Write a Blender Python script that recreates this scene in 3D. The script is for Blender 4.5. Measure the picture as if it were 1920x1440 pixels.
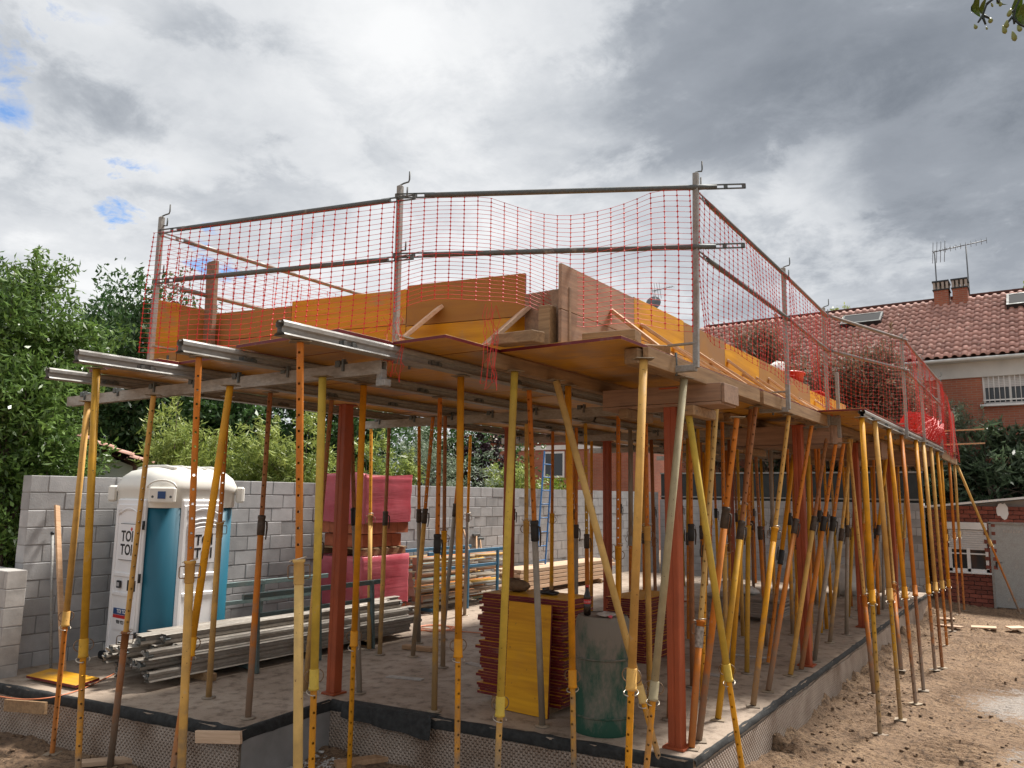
import bpy, math, random
import numpy as np
from math import sin, cos, pi, radians, sqrt, atan2
from mathutils import Vector, Matrix, Euler, Quaternion
for o in list(bpy.data.objects): bpy.data.objects.remove(o)
SC = bpy.context.scene
COL = SC.collection
rnd = random.Random(7)
# ------------------------------------------------------------------ camera
F = 1450.0; PITCH = radians(8.2); ROLL = radians(.78); YAW = radians(35)
CAM = np.array([0, 0, 2.0])
FW = np.array([-sin(YAW)*cos(PITCH), cos(YAW)*cos(PITCH), sin(PITCH)])
_r = np.array([cos(YAW), sin(YAW), 0]); _u = np.cross(_r, FW)
RT = _r*cos(ROLL)+_u*sin(ROLL); UP = _u*cos(ROLL)-_r*sin(ROLL)
cd = bpy.data.cameras.new('camera'); cam = bpy.data.objects.new('camera', cd); COL.objects.link(cam)
cd.sensor_width = 36; cd.lens = F/1920*36; cd.clip_start = .05; cd.clip_end = 2000
cam.matrix_world = Matrix(((RT[0], UP[0], -FW[0], CAM[0]), (RT[1], UP[1], -FW[1], CAM[1]), (RT[2], UP[2], -FW[2], CAM[2]), (0, 0, 0, 1)))
SC.camera = cam
# ------------------------------------------------------------------ sky, sun, exposure
SUN_EL = radians(56); SUN_AZ = radians(14)      # azimuth clockwise from +Y
W = bpy.data.worlds.new('World'); SC.world = W; W.use_nodes = True
def build_world():
    nt = W.node_tree; nt.nodes.clear(); L = nt.links
    def n(t, **k):
        x = nt.nodes.new(t)
        for a, b in k.items(): setattr(x, a, b)
        return x
    def put(s, v):
        if isinstance(v, (int, float, tuple)): s.default_value = v
        else: L.new(v, s)
    def m(op, a, b=0.0, c=None):
        x = n('ShaderNodeMath', operation=op); put(x.inputs[0], a); put(x.inputs[1], b)
        if c is not None: put(x.inputs[2], c)
        return x.outputs[0]
    def ramp(v, pts):
        x = n('ShaderNodeValToRGB'); e = x.color_ramp.elements
        e[0].position, e[0].color = pts[0][0], (*pts[0][1], 1); e[1].position, e[1].color = pts[1][0], (*pts[1][1], 1)
        for p, c in pts[2:]:
            k = e.new(p); k.color = (*c, 1)
        L.new(v, x.inputs[0]); return x.outputs[0]
    def mixc(f, a, b):
        x = n('ShaderNodeMix', data_type='RGBA'); put(x.inputs[0], f); put(x.inputs[6], a); put(x.inputs[7], b); return x.outputs[2]
    out = n('ShaderNodeOutputWorld'); bg = n('ShaderNodeBackground'); bg.inputs[1].default_value = SKY_STRENGTH
    L.new(bg.outputs[0], out.inputs[0])
    sky = n('ShaderNodeTexSky', sky_type='NISHITA', sun_disc=False); sky.sun_elevation = SUN_EL; sky.sun_rotation = SUN_AZ
    tc = n('ShaderNodeTexCoord'); sep = n('ShaderNodeSeparateXYZ'); L.new(tc.outputs['Generated'], sep.inputs[0])
    zz = m('MAXIMUM', sep.outputs[2], 0.0); den = m('ADD', zz, .22)
    cx = m('DIVIDE', sep.outputs[0], den); cy = m('DIVIDE', sep.outputs[1], den)
    cmb = n('ShaderNodeCombineXYZ'); L.new(cx, cmb.inputs[0]); L.new(cy, cmb.inputs[1])
    def noise(scale, det, rough, off, dist=0.0, lac=2.0):
        mp = n('ShaderNodeMapping'); L.new(cmb.outputs[0], mp.inputs[0]); mp.inputs[1].default_value = off
        x = n('ShaderNodeTexNoise'); L.new(mp.outputs[0], x.inputs[0]); x.inputs['Scale'].default_value = scale
        x.inputs['Detail'].default_value = det; x.inputs['Roughness'].default_value = rough; x.inputs['Distortion'].default_value = dist
        return x.outputs[0]
    big = noise(.95, 3, .5, CL_OFF1, .2)
    mid = noise(2.3, 6, .55, CL_OFF2, .35)
    mid2 = noise(2.2, 8, .55, (7.7, 1.3, 0), .45)
    fine = noise(6.0, 9, .66, CL_OFF3, .25)
    v = m('ADD', m('MULTIPLY', big, .50), m('ADD', m('MULTIPLY', mid, .42), m('MULTIPLY', fine, .19)))
    edge = n('ShaderNodeMapRange', interpolation_type='SMOOTHSTEP'); L.new(m('ADD', m('MULTIPLY', mid2, .7), m('MULTIPLY', fine, .3)), edge.inputs[0]); edge.inputs[1].default_value = .46; edge.inputs[2].default_value = .555; edge.inputs[3].default_value = -.04; edge.inputs[4].default_value = .035
    v = m('ADD', v, edge.outputs[0])
    # broad cloud banks seen in the photograph (directions in the sky)
    nrm = n('ShaderNodeVectorMath', operation='NORMALIZE'); L.new(tc.outputs['Generated'], nrm.inputs[0])
    for d, w, amt in CLOUD_BANKS:
        dp = n('ShaderNodeVectorMath', operation='DOT_PRODUCT'); L.new(nrm.outputs[0], dp.inputs[0]); dp.inputs[1].default_value = d
        q = m('MULTIPLY', m('SUBTRACT', 1.0, dp.outputs['Value']), -1.0/w)
        v = m('ADD', v, m('MULTIPLY', m('POWER', 2.718, q), amt))
    k = 1.0/SKY_STRENGTH
    g = lambda r, gg, b: (r*k, gg*k, b*k)
    cl = ramp(v, [(.16, g(.078, .089, .106)), (.38, g(.145, .158, .178)), (.465, g(.228, .241, .259)), (.55, g(.302, .312, .325)), (.74, g(.405, .409, .413))])
    # a lighter haze towards the horizon
    hz = m('POWER', m('SUBTRACT', 1.0, m('MINIMUM', zz, 1.0)), 9.0)
    cl = mixc(m('MULTIPLY', hz, .45), cl, (*g(.36, .375, .395), 1))
    hole = noise(1.7, 5, .55, CL_OFF4, .3)
    hm = n('ShaderNodeMapRange'); L.new(hole, hm.inputs[0]); hm.inputs[1].default_value = .80; hm.inputs[2].default_value = .86
    hv = hm.outputs[0]
    for d, w, amt in BLUE_GAPS:
        dp = n('ShaderNodeVectorMath', operation='DOT_PRODUCT'); L.new(nrm.outputs[0], dp.inputs[0]); dp.inputs[1].default_value = d
        q = m('MULTIPLY', m('SUBTRACT', 1.0, dp.outputs['Value']), -1.0/w)
        e = m('MULTIPLY', m('SUBTRACT', m('ADD', m('MULTIPLY', m('POWER', 2.718, q), 1.0), m('MULTIPLY', m('SUBTRACT', m('ADD', m('MULTIPLY', mid, .4), m('MULTIPLY', fine, .6)), .5), 6.0)), .62), amt)
        hv = m('MAXIMUM', hv, m('MULTIPLY', e, m('MINIMUM', m('MULTIPLY', m('POWER', 2.718, q), 5.0), 1.0)))
    hv = m('MINIMUM', m('MAXIMUM', hv, 0.0), .9)
    bl = n('ShaderNodeVectorMath', operation='MULTIPLY'); L.new(sky.outputs[0], bl.inputs[0]); bl.inputs[1].default_value = (.42, .62, .82)
    L.new(mixc(hv, cl, bl.outputs[0]), bg.inputs[0])
SKY_STRENGTH = .1
CL_OFF1 = (3.1, 7.4, 0); CL_OFF2 = (11.3, 2.2, 0); CL_OFF3 = (5.5, 9.1, 0); CL_OFF4 = (1.2, 4.4, 0)
def dirpx(x, y):
    d = (x-960)/F*RT-(y-720)/F*UP+FW; d = d/np.linalg.norm(d); return tuple(float(i) for i in d)
CLOUD_BANKS = [(dirpx(380, 130), .012, -.13), (dirpx(1500, 120), .06, -.10), (dirpx(1780, 330), .04, -.12), (dirpx(1700, 60), .04, -.06), (dirpx(1120, 110), .012, -.05),
               (dirpx(640, 170), .006, .04), (dirpx(60, 330), .03, .07), (dirpx(300, 320), .05, .07), (dirpx(1480, 360), .006, .08), (dirpx(900, 500), .05, .06), (dirpx(1560, 470), .008, .08), (dirpx(820, 60), .012, .03)]
BLUE_GAPS = [(dirpx(212, 374), .0006, 2.2), (dirpx(395, 478), .0009, 2.2), (dirpx(10, 85), .0014, 1.6), (dirpx(30, 215), .0005, 1.3)]
build_world()
sl = bpy.data.lights.new('sun', 'SUN'); sl.energy = 3.2; sl.angle = radians(10); sl.color = (1, .95, .88)
so = bpy.data.objects.new('sun', sl); COL.objects.link(so)
so.rotation_euler = (radians(90)-SUN_EL, 0, pi-SUN_AZ)
so.location = (0, 0, 30)
vs = SC.view_settings; SC.display_settings.display_device = 'sRGB'
vs.view_transform = 'Standard'; vs.look = 'None'; vs.exposure = 1.25; vs.gamma = 1; vs.use_curve_mapping = False

# ------------------------------------------------------------------ pixel helpers
def ray(x, y): return (x-960)/F*RT-(y-720)/F*UP+FW
def P(x, y, ax, v):
    d = ray(x, y); return CAM+(v-CAM[ax])/d[ax]*d
def at(x, y, Z): return CAM+Z*ray(x, y)
def px(p):
    d = np.array(p, float)-CAM; z = d@FW; return (960+F*(d@RT)/z, 720-F*(d@UP)/z)
def zat(x, y, py):
    lo, hi = -3.0, 12.0
    for _ in range(40):
        mi = (lo+hi)/2
        if px((x, y, mi))[1] > py: lo = mi
        else: hi = mi
    return lo
# ------------------------------------------------------------------ mesh helpers
class MB:
    def __init__(s): s.v = []; s.f = []; s.sm = []
    def add(s, vs, fs, smooth=False):
        b = len(s.v); s.v.extend([tuple(float(c) for c in q) for q in vs]); s.f.extend([tuple(b+i for i in f) for f in fs]); s.sm.extend([smooth]*len(fs)); return s
    def box(s, c, d, R=None, bev=0.0):
        x, y, z = d[0]/2, d[1]/2, d[2]/2
        if bev > 0:
            b = bev; pts = []
            for sx in (-1, 1):
                for sy in (-1, 1):
                    for sz in (-1, 1):
                        pts += [(sx*x, sy*(y-b), sz*(z-b)), (sx*(x-b), sy*y, sz*(z-b)), (sx*(x-b), sy*(y-b), sz*z)]
            idx = lambda sx, sy, sz, k: (((sx > 0)*4+(sy > 0)*2+(sz > 0))*3+k)
            fs = []
            for a in (-1, 1):
                fs.append([idx(a, p, q, 0) for p, q in ((-1, -1), (1, -1), (1, 1), (-1, 1))][::a])
                fs.append([idx(p, a, q, 1) for p, q in ((-1, -1), (1, -1), (1, 1), (-1, 1))][::-a])
                fs.append([idx(p, q, a, 2) for p, q in ((-1, -1), (1, -1), (1, 1), (-1, 1))][::a])
            for p in (-1, 1):
                for q in (-1, 1):
                    fs.append([idx(p, q, -1, 0), idx(p, q, 1, 0), idx(p, q, 1, 1), idx(p, q, -1, 1)][::-p*q])
                    fs.append([idx(p, -1, q, 0), idx(p, 1, q, 0), idx(p, 1, q, 2), idx(p, -1, q, 2)][::p*q])
                    fs.append([idx(-1, p, q, 1), idx(1, p, q, 1), idx(1, p, q, 2), idx(-1, p, q, 2)][::-p*q])
                    for r in (-1, 1): fs.append([idx(p, q, r, 0), idx(p, q, r, 1), idx(p, q, r, 2)][::p*q*r])
        else:
            pts = [(sx*x, sy*y, sz*z) for sx in (-1, 1) for sy in (-1, 1) for sz in (-1, 1)]
            fs = [(0, 1, 3, 2), (4, 6, 7, 5), (0, 4, 5, 1), (2, 3, 7, 6), (0, 2, 6, 4), (1, 5, 7, 3)]
        if R is not None: pts = [R @ Vector(q) for q in pts]
        pts = [(q[0]+c[0], q[1]+c[1], q[2]+c[2]) for q in pts]
        return s.add(pts, fs)
    def bar(s, a, b, w, h, roll=0.0, bev=0.0):
        a, b = Vector(a), Vector(b); d = b-a; L = d.length
        return s.box((a+b)/2, (L, w, h), frame(d, roll), bev)
    def tube(s, pts, r, n=8, cap=True, smooth=True):
        pts = [Vector(p) for p in pts]; m = len(pts)
        rs = r if isinstance(r, (list, tuple)) else [r]*m
        vs = []; prev = None
        for i, p in enumerate(pts):
            t = (pts[min(i+1, m-1)]-pts[max(i-1, 0)])
            if t.length < 1e-9: t = Vector((0, 0, 1))
            t.normalize()
            if prev is None:
                u = t.cross(Vector((0, 0, 1)))
                if u.length < 1e-3: u = Vector((1, 0, 0))
            else: u = prev-t*prev.dot(t)
            u.normalize(); prev = u; w = t.cross(u)
            for k in range(n):
                a = 2*pi*k/n; vs.append(p+(u*cos(a)+w*sin(a))*rs[i])
        fs = [(i*n+k, i*n+(k+1) % n, (i+1)*n+(k+1) % n, (i+1)*n+k) for i in range(m-1) for k in range(n)]
        s.add(vs, fs, smooth)
        if cap:
            b = len(s.v)-len(vs); s.f.append(tuple(b+k for k in range(n))[::-1]); s.f.append(tuple(b+(m-1)*n+k for k in range(n))); s.sm += [False, False]
        return s
    def lathe(s, prof, n=16, c=(0, 0, 0), smooth=True, cap=True):
        vs = [(c[0]+r*cos(2*pi*k/n), c[1]+r*sin(2*pi*k/n), c[2]+z) for r, z in prof for k in range(n)]
        m = len(prof)
        fs = [(i*n+k, i*n+(k+1) % n, (i+1)*n+(k+1) % n, (i+1)*n+k) for i in range(m-1) for k in range(n)]
        s.add(vs, fs, smooth)
        if cap:
            b = len(s.v)-len(vs)
            if prof[0][0] > 1e-4: s.f.append(tuple(b+k for k in range(n))[::-1]); s.sm.append(False)
            if prof[-1][0] > 1e-4: s.f.append(tuple(b+(m-1)*n+k for k in range(n))); s.sm.append(False)
        return s
    def extrude(s, poly, L, closed=True, cap=False):
        """poly in (x,z), extruded along +Y from 0 to L"""
        n = len(poly); vs = [(x, 0, z) for x, z in poly]+[(x, L, z) for x, z in poly]
        fs = [(k, (k+1) % n, n+(k+1) % n, n+k) for k in range(n if closed else n-1)]
        if cap: fs += [tuple(range(n)), tuple(range(2*n-1, n-1, -1))]
        return s.add(vs, fs)
    def mesh(s, name):
        me = bpy.data.meshes.new(name); me.from_pydata(s.v, [], s.f)
        if any(s.sm): me.polygons.foreach_set('use_smooth', s.sm)
        me.update(); return me
def frame(d, roll=0.0):
    d = Vector(d).normalized(); up = Vector((0, 0, 1))
    if abs(d.z) > .999: up = Vector((0, 1, 0))
    y = up.cross(d).normalized(); z = d.cross(y)
    M = Matrix((d, y, z)).transposed()
    if roll: M = M @ Matrix.Rotation(roll, 3, 'X')
    return M
def link(name, data, mat=None, parent=None, loc=None, rot=None, color=None):
    if data is not None and mat is not None and not len(data.materials): data.materials.append(mat)
    o = bpy.data.objects.new(name, data); COL.objects.link(o)
    if parent is not None: o.parent = parent
    if loc is not None: o.location = [float(q) for q in loc]
    if rot is not None: o.rotation_euler = rot
    if color is not None: o.color = (*color, 1)
    return o
def obj(name, mb, mat, parent=None, loc=None, rot=None, color=None):
    return link(name, mb.mesh(name), mat, parent, loc, rot, color)
def tag(o, label, cat, group=None):
    o['label'] = label; o['category'] = cat
    if group: o['group'] = group
    return o
def thing(name, label, cat, loc=(0, 0, 0), rot=None, group=None):
    o = link(name, None, loc=loc, rot=rot); o.empty_display_size = .1; return tag(o, label, cat, group)
def structure(o): o['kind'] = 'structure'; return o
ORD = ['', 'first', 'second', 'third', 'fourth', 'fifth', 'sixth', 'seventh', 'eighth', 'ninth', 'tenth', 'eleventh', 'twelfth', 'thirteenth', 'fourteenth', 'fifteenth', 'sixteenth', 'seventeenth', 'eighteenth', 'nineteenth', 'twentieth', 'twenty-first', 'twenty-second', 'twenty-third', 'twenty-fourth', 'twenty-fifth', 'twenty-sixth', 'twenty-seventh', 'twenty-eighth', 'twenty-ninth', 'thirtieth']
def text_mesh(body, size, ext=.001, bold=False, align='CENTER'):
    c = bpy.data.curves.new('t', 'FONT'); c.body = body; c.size = size; c.extrude = ext; c.align_x = align; c.align_y = 'CENTER'; c.resolution_u = 3
    if bold: c.offset = size*.022
    o = bpy.data.objects.new('t', c); COL.objects.link(o)
    dg = bpy.context.evaluated_depsgraph_get(); me = bpy.data.meshes.new_from_object(o.evaluated_get(dg))
    bpy.data.objects.remove(o); bpy.data.curves.remove(c); return me
# ------------------------------------------------------------------ materials
class NT:
    def __init__(s, name):
        s.m = bpy.data.materials.new(name); s.m.use_nodes = True; s.t = s.m.node_tree; s.b = s.t.nodes['Principled BSDF']; s.L = s.t.links
        s.tc = s.n('ShaderNodeTexCoord'); s.oi = s.n('ShaderNodeObjectInfo')
    def n(s, t, **k):
        x = s.t.nodes.new(t)
        for a, b in k.items(): setattr(x, a, b)
        return x
    def put(s, i, v):
        if isinstance(v, (int, float)): i.default_value = v
        elif isinstance(v, tuple): i.default_value = v if len(v) != 3 or i.type == 'VECTOR' else (*v, 1)
        else: s.L.new(v, i)
    def coord(s, kind='Object', scale=(1, 1, 1), rand=True):
        mp = s.n('ShaderNodeMapping'); s.L.new(s.tc.outputs[kind], mp.inputs[0]); mp.inputs[3].default_value = scale
        if rand:
            mm = s.n('ShaderNodeMath', operation='MULTIPLY'); s.L.new(s.oi.outputs['Random'], mm.inputs[0]); mm.inputs[1].default_value = 37.0
            s.L.new(mm.outputs[0], mp.inputs[1])
        return mp.outputs[0]
    def noise(s, vec, scale, det=4, rough=.55, dist=0.0):
        x = s.n('ShaderNodeTexNoise'); s.L.new(vec, x.inputs[0]); x.inputs['Scale'].default_value = scale; x.inputs['Detail'].default_value = det
        x.inputs['Roughness'].default_value = rough; x.inputs['Distortion'].default_value = dist; return x.outputs[0]
    def map(s, v, a, b, c=0.0, d=1.0):
        x = s.n('ShaderNodeMapRange'); s.L.new(v, x.inputs[0])
        for i, q in enumerate((a, b, c, d)): x.inputs[i+1].default_value = q
        return x.outputs[0]
    def mix(s, f, a, b, mode='MIX'):
        x = s.n('ShaderNodeMix', data_type='RGBA', blend_type=mode); s.put(x.inputs[0], f); s.put(x.inputs[6], a); s.put(x.inputs[7], b); return x.outputs[2]
    def math(s, op, a, b=0.0):
        x = s.n('ShaderNodeMath', operation=op); s.put(x.inputs[0], a); s.put(x.inputs[1], b); return x.outputs[0]
    def bump(s, h, st=.3, dist=.02):
        x = s.n('ShaderNodeBump'); s.L.new(h, x.inputs['Height']); x.inputs['Strength'].default_value = st; x.inputs['Distance'].default_value = dist
        s.L.new(x.outputs[0], s.b.inputs['Normal'])
    def hsv(s, col, val):
        x = s.n('ShaderNodeHueSaturation'); s.put(x.inputs['Value'], val); s.put(x.inputs['Color'], col); return x.outputs[0]
    def fin(s, col, rough=.6, metal=0.0, spec=None):
        s.put(s.b.inputs['Base Color'], col); s.put(s.b.inputs['Roughness'], rough); s.put(s.b.inputs['Metallic'], metal)
        if spec is not None: s.b.inputs['Specular IOR Level'].default_value = spec
        return s.m
def m_plain(name, col, rough=.6, metal=0.0, var=.15, scale=6, bump=.1, spec=None):
    q = NT(name); v = q.coord(); a = q.noise(v, scale, 5); c = q.hsv((*col, 1), q.map(a, .3, .7, 1-var, 1+var)); q.bump(q.noise(v, scale*12, 3), bump, .004)
    return q.fin(c, rough, metal, spec)
def m_prop(name, splash=True):
    q = NT(name); v = q.coord(); a = q.noise(v, 9, 5, .6); b = q.noise(v, 42, 4, .65)
    big = q.noise(v, 1.6, 3)
    c = q.hsv(q.oi.outputs['Color'], q.map(a, .3, .7, .82, 1.15))
    c = q.mix(q.map(big, .52, .72, 0, .45), c, (.30, .155, .05, 1))            # dull worn paint
    c = q.mix(q.map(b, .66, .70, 0, .85), c, (.07, .035, .02, 1))            # chips and rust specks
    c = q.mix(q.map(a, .66, .76, 0, .45), c, (.36, .33, .29, 1))             # cement splashes
    zz = q.n('ShaderNodeSeparateXYZ'); q.L.new(q.tc.outputs['Object'], zz.inputs[0])
    dust = q.map(q.math('ADD', zz.outputs[2], q.math('MULTIPLY', q.math('SUBTRACT', a, .5), 1.6)), .25, .95, .85, 0)      # cement and mud splashed up the foot
    if splash: c = q.mix(q.math('MULTIPLY', dust, q.map(q.oi.outputs['Random'], .25, .6)), c, (.25, .205, .16, 1))
    q.bump(b, .25, .004); return q.fin(c, q.map(a, .3, .7, .5, .8), .0, .3)
def m_galv(name, col=(.29, .285, .27), dirt=(.20, .16, .12), amt=.6):
    q = NT(name); v = q.coord(scale=(1, .35, 1)); a = q.noise(v, 8, 5, .6); b = q.noise(v, 60, 4)
    c = q.hsv((*col, 1), q.map(b, .3, .7, .8, 1.2)); c = q.mix(q.map(a, .46, .68, 0, amt), c, (*dirt, 1)); c = q.mix(q.map(a, .64, .72, 0, .35), c, (.5, .48, .45, 1))
    q.bump(b, .2, .003); return q.fin(c, q.map(a, .3, .7, .48, .8), q.map(a, .40, .58, .3, .03))
def m_wood(name, col, dark, axis=1, rough=.75, stain=.4):
    q = NT(name); sc = [14, 14, 14]; sc[axis] = .8; v = q.coord(scale=tuple(sc)); g = q.noise(v, 2.2, 6, .65, .6)
    v2 = q.coord(); s2 = q.noise(v2, 2.4, 4, .6)
    c = q.mix(q.map(g, .35, .68), (*col, 1), (*dark, 1)); c = q.mix(q.map(s2, .5, .75, 0, stain), c, (dark[0]*.6, dark[1]*.6, dark[2]*.62, 1))
    c = q.hsv(c, q.map(q.oi.outputs['Random'], 0, 1, .8, 1.18))
    q.bump(g, .3, .006); return q.fin(c, rough)
def m_panel(name, axis=0, wear=.55):
    """yellow three-ply formwork panel, red painted edges, worn face"""
    q = NT(name); sc = [10, 10, 10]; sc[axis] = .7; v = q.coord(scale=tuple(sc)); g = q.noise(v, 2.0, 5, .6, .5); v2 = q.coord(); s2 = q.noise(v2, 3.1, 5, .62); s3 = q.noise(v2, 30, 3)
    wv = q.math('ADD', s2, q.math('MULTIPLY', q.math('SUBTRACT', q.oi.outputs['Random'], .5), .28))
    c = q.mix(q.map(g, .35, .68), (.70, .35, .008, 1), (.53, .235, .006, 1))
    c = q.mix(q.map(wv, .44, .64, 0, wear), c, (.36, .20, .09, 1)); c = q.mix(q.map(wv, .64, .78, 0, .6), c, (.30, .24, .18, 1))
    c = q.mix(q.map(s3, .68, .73, 0, .5), c, (.12, .06, .03, 1))
    x = q.n('ShaderNodeSeparateXYZ'); q.L.new(q.tc.outputs['Normal'], x.inputs[0])
    ab = [q.math('ABSOLUTE', o) for o in x.outputs]
    return q, c, ab
def panel_mat(name, axis, thin, wear=.55, rough=.42, brown=0.0):
    q, c, ab = m_panel(name, axis, wear)
    if brown: c = q.mix(brown, c, (.27, .145, .06, 1))
    edge = q.map(ab[thin], .4, .6, 1, 0)
    e = q.mix(q.map(q.noise(q.coord(), 12, 4), .58, .74, 0, .6), (.13, .010, .014, 1), (.19, .10, .085, 1))
    return q.fin(q.mix(edge, c, e), rough+.15, 0.0, .35)
M = {}
M['prop'] = m_prop('prop_paint'); M['prop_clean'] = m_prop('prop_paint_upper', False)
M['galv'] = m_galv('galvanised_steel'); M['galv_dark'] = m_galv('dark_galvanised_steel', (.10, .115, .115), (.12, .08, .06), .5)
M['galv_dirty'] = m_galv('cement_stained_steel', (.33, .30, .26), (.17, .135, .10), .85)
M['greensteel'] = m_galv('green_grey_steel', (.10, .15, .15), (.13, .11, .09), .5)
M['bluesteel'] = m_plain('blue_painted_steel', (.05, .16, .27), .5)
M['wood'] = m_wood('sawn_pine', (.52, .33, .19), (.36, .20, .10)); M['woodx'] = m_wood('sawn_pine_cross', (.52, .33, .19), (.36, .20, .10), 0)
M['wood_old'] = m_wood('weathered_timber', (.34, .215, .11), (.19, .112, .055)); M['wood_oldx'] = m_wood('weathered_timber_cross', (.34, .215, .11), (.19, .112, .055), 0)
M['wood_pale'] = m_wood('fresh_plank', (.66, .47, .32), (.50, .33, .21), 0, stain=.2)
M['wood_board'] = m_wood('worn_formwork_board', (.34, .22, .135), (.20, .125, .08), 1, .7, .5)
M['deck'] = panel_mat('deck_panel_face', 0, 2, .75, .3, .28); M['panel_y'] = panel_mat('wall_panel_face_y', 1, 0, .35); M['panel_x'] = panel_mat('wall_panel_face_x', 0, 1, .3)
M['panel_stack'] = panel_mat('stacked_panel_face', 0, 2, .4)
M['redox'] = m_plain('red_oxide_steel', (.32, .064, .018), .55, 0, .2, 3)
M['black'] = m_plain('black_rubber', (.018, .018, .018), .6, 0, .3); M['grease'] = m_plain('greasy_thread', (.06, .042, .03), .55, .2, .4, 30, .5)
M['wire'] = m_plain('rusty_wire', (.20, .13, .08), .5, .5); M['wire_l'] = m_plain('zinc_wire', (.55, .50, .42), .4, .6)
M['net'] = m_plain('red_orange_plastic_net', (.60, .035, .03), .6, 0, .12, 3, 0)
M['teal'] = m_plain('teal_plastic', (.004, .105, .165), .5, 0, .06, 2, .02); M['white_pl'] = m_plain('white_plastic', (.82, .82, .83), .35, 0, .04, 3, .02)
M['cream_pl'] = m_plain('cream_plastic', (.76, .74, .68), .35, 0, .05, 3, .02)
M['dark_pl'] = m_plain('dark_plastic', (.015, .017, .02), .4, 0, .1); M['navy'] = m_plain('navy_sticker', (.012, .06, .20), .4, 0, .05); M['redst'] = m_plain('red_sticker', (.55, .03, .03), .4, 0, .05)
M['ink'] = m_plain('black_print', (.012, .012, .014), .5, 0, .05); M['whitest'] = m_plain('white_sticker', (.78, .78, .80), .45, 0, .02)
M['terracotta'] = m_plain('terracotta_block', (.42, .12, .055), .8, 0, .2, 8)
M['cable'] = m_plain('orange_cable', (.62, .20, .09), .5, 0, .1)
M['glass'] = m_plain('window_glass', (.03, .035, .04), .08, 0, .1, 1, 0); M['whitepaint'] = m_plain('white_paint', (.70, .70, .69), .6, 0, .08, 2)
M['shutter'] = m_plain('white_shutter', (.60, .60, .60), .5, 0, .06)
M['greydoor'] = m_galv('grey_metal_door', (.36, .37, .36), (.25, .23, .20), .4)
M['sack'] = m_plain('white_sack', (.62, .60, .56), .8, 0, .15); M['redbucket'] = m_plain('red_bucket', (.60, .03, .015), .4)
M['straw'] = m_plain('brown_sacking', (.16, .10, .055), .95, 0, .3, 25, 1.0)
def mats2():
    # concrete floor: dusty, stained
    q = NT('concrete_floor'); v = q.coord(rand=False); a = q.noise(v, .9, 6, .6); b = q.noise(v, 7, 6, .65); c2 = q.noise(v, 60, 3)
    c = q.mix(q.map(a, .35, .68), (.42, .335, .26, 1), (.26, .198, .148, 1)); c = q.mix(q.map(b, .50, .66, 0, .8), c, (.13, .092, .064, 1)); c = q.mix(q.map(c2, .60, .68, 0, .5), c, (.10, .07, .05, 1)); c = q.mix(q.map(b, .27, .42, .5, 0), c, (.43, .365, .30, 1))
    q.bump(q.math('ADD', b, q.math('MULTIPLY', c2, .4)), .25, .02); M['concrete'] = q.fin(c, q.map(a, .35, .6, .5, .85))
    q = NT('block_grey'); v = q.coord(); a = q.noise(v, 5, 4); b = q.noise(v, 70, 3)
    c = q.hsv((.40, .392, .39, 1), q.map(q.oi.outputs['Random'], 0, 1, .80, 1.12)); c = q.hsv(c, q.map(a, .3, .7, .84, 1.12)); q.bump(b, .5, .006); M['block'] = q.fin(c, .9)
    q = NT('mortar_grey'); v = q.coord(rand=False); a = q.noise(v, 4, 4); c = q.hsv((.26, .25, .24, 1), q.map(a, .3, .7, .8, 1.15)); q.bump(q.noise(v, 50, 3), .5, .006); M['mortar'] = q.fin(c, .95)
    q = NT('pale_block'); v = q.coord(); a = q.noise(v, 6, 5); c = q.hsv((.44, .415, .39, 1), q.map(a, .3, .7, .75, 1.12)); q.bump(a, .5, .01); M['paleblock'] = q.fin(c, .9)
    # earth
    q = NT('earth'); v = q.coord(rand=False); a = q.noise(v, .55, 6, .6); b = q.noise(v, 3.2, 7, .68); d = q.noise(v, 22, 6, .7); e = q.noise(v, 90, 3)
    c = q.mix(q.map(b, .36, .64), (.40, .265, .158, 1), (.23, .142, .082, 1)); c = q.mix(q.map(d, .49, .62, 0, .9), c, (.085, .052, .032, 1)); c = q.mix(q.map(a, .48, .66, 0, .55), c, (.17, .104, .062, 1))
    c = q.mix(q.map(d, .26, .38, .55, 0), c, (.44, .33, .225, 1))
    sx = q.n('ShaderNodeSeparateXYZ'); q.L.new(q.tc.outputs['Object'], sx.inputs[0])
    def spot(cx, cy, rx, ry):
        dx = q.math('DIVIDE', q.math('SUBTRACT', sx.outputs[0], cx), rx); dy = q.math('DIVIDE', q.math('SUBTRACT', sx.outputs[1], cy), ry)
        return q.math('SUBTRACT', 1.0, q.math('ADD', q.math('MULTIPLY', dx, dx), q.math('MULTIPLY', dy, dy)))
    st = None
    for t in ((-.45, 11.6, .75, 1.1), (-.2, 9.1, .5, .8), (.2, 13.0, .7, 1.0)):
        w = q.map(q.math('ADD', spot(*t), q.math('MULTIPLY', q.math('SUBTRACT', q.math('ADD', b, d), 1.0), 3.0)), .2, .9)
        st = w if st is None else q.math('MAXIMUM', st, w)
    c = q.mix(q.math('MULTIPLY', st, .7), c, (.50, .46, .42, 1))       # spilt lime / dried cement
    q.bump(q.math('ADD', q.math('MULTIPLY', d, 1.0), q.math('MULTIPLY', e, .35)), 1.0, .06); M['earth'] = q.fin(c, .92)
    # dimpled drainage membrane
    q = NT('dimpled_membrane'); mp = q.n('ShaderNodeMapping'); q.L.new(q.tc.outputs['UV'], mp.inputs[0]); mp.inputs[2].default_value = (0, 0, pi/4); vor = q.n('ShaderNodeTexVoronoi'); q.L.new(mp.outputs[0], vor.inputs[0]); vor.inputs['Scale'].default_value = 30; vor.inputs['Randomness'].default_value = 0.0
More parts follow.
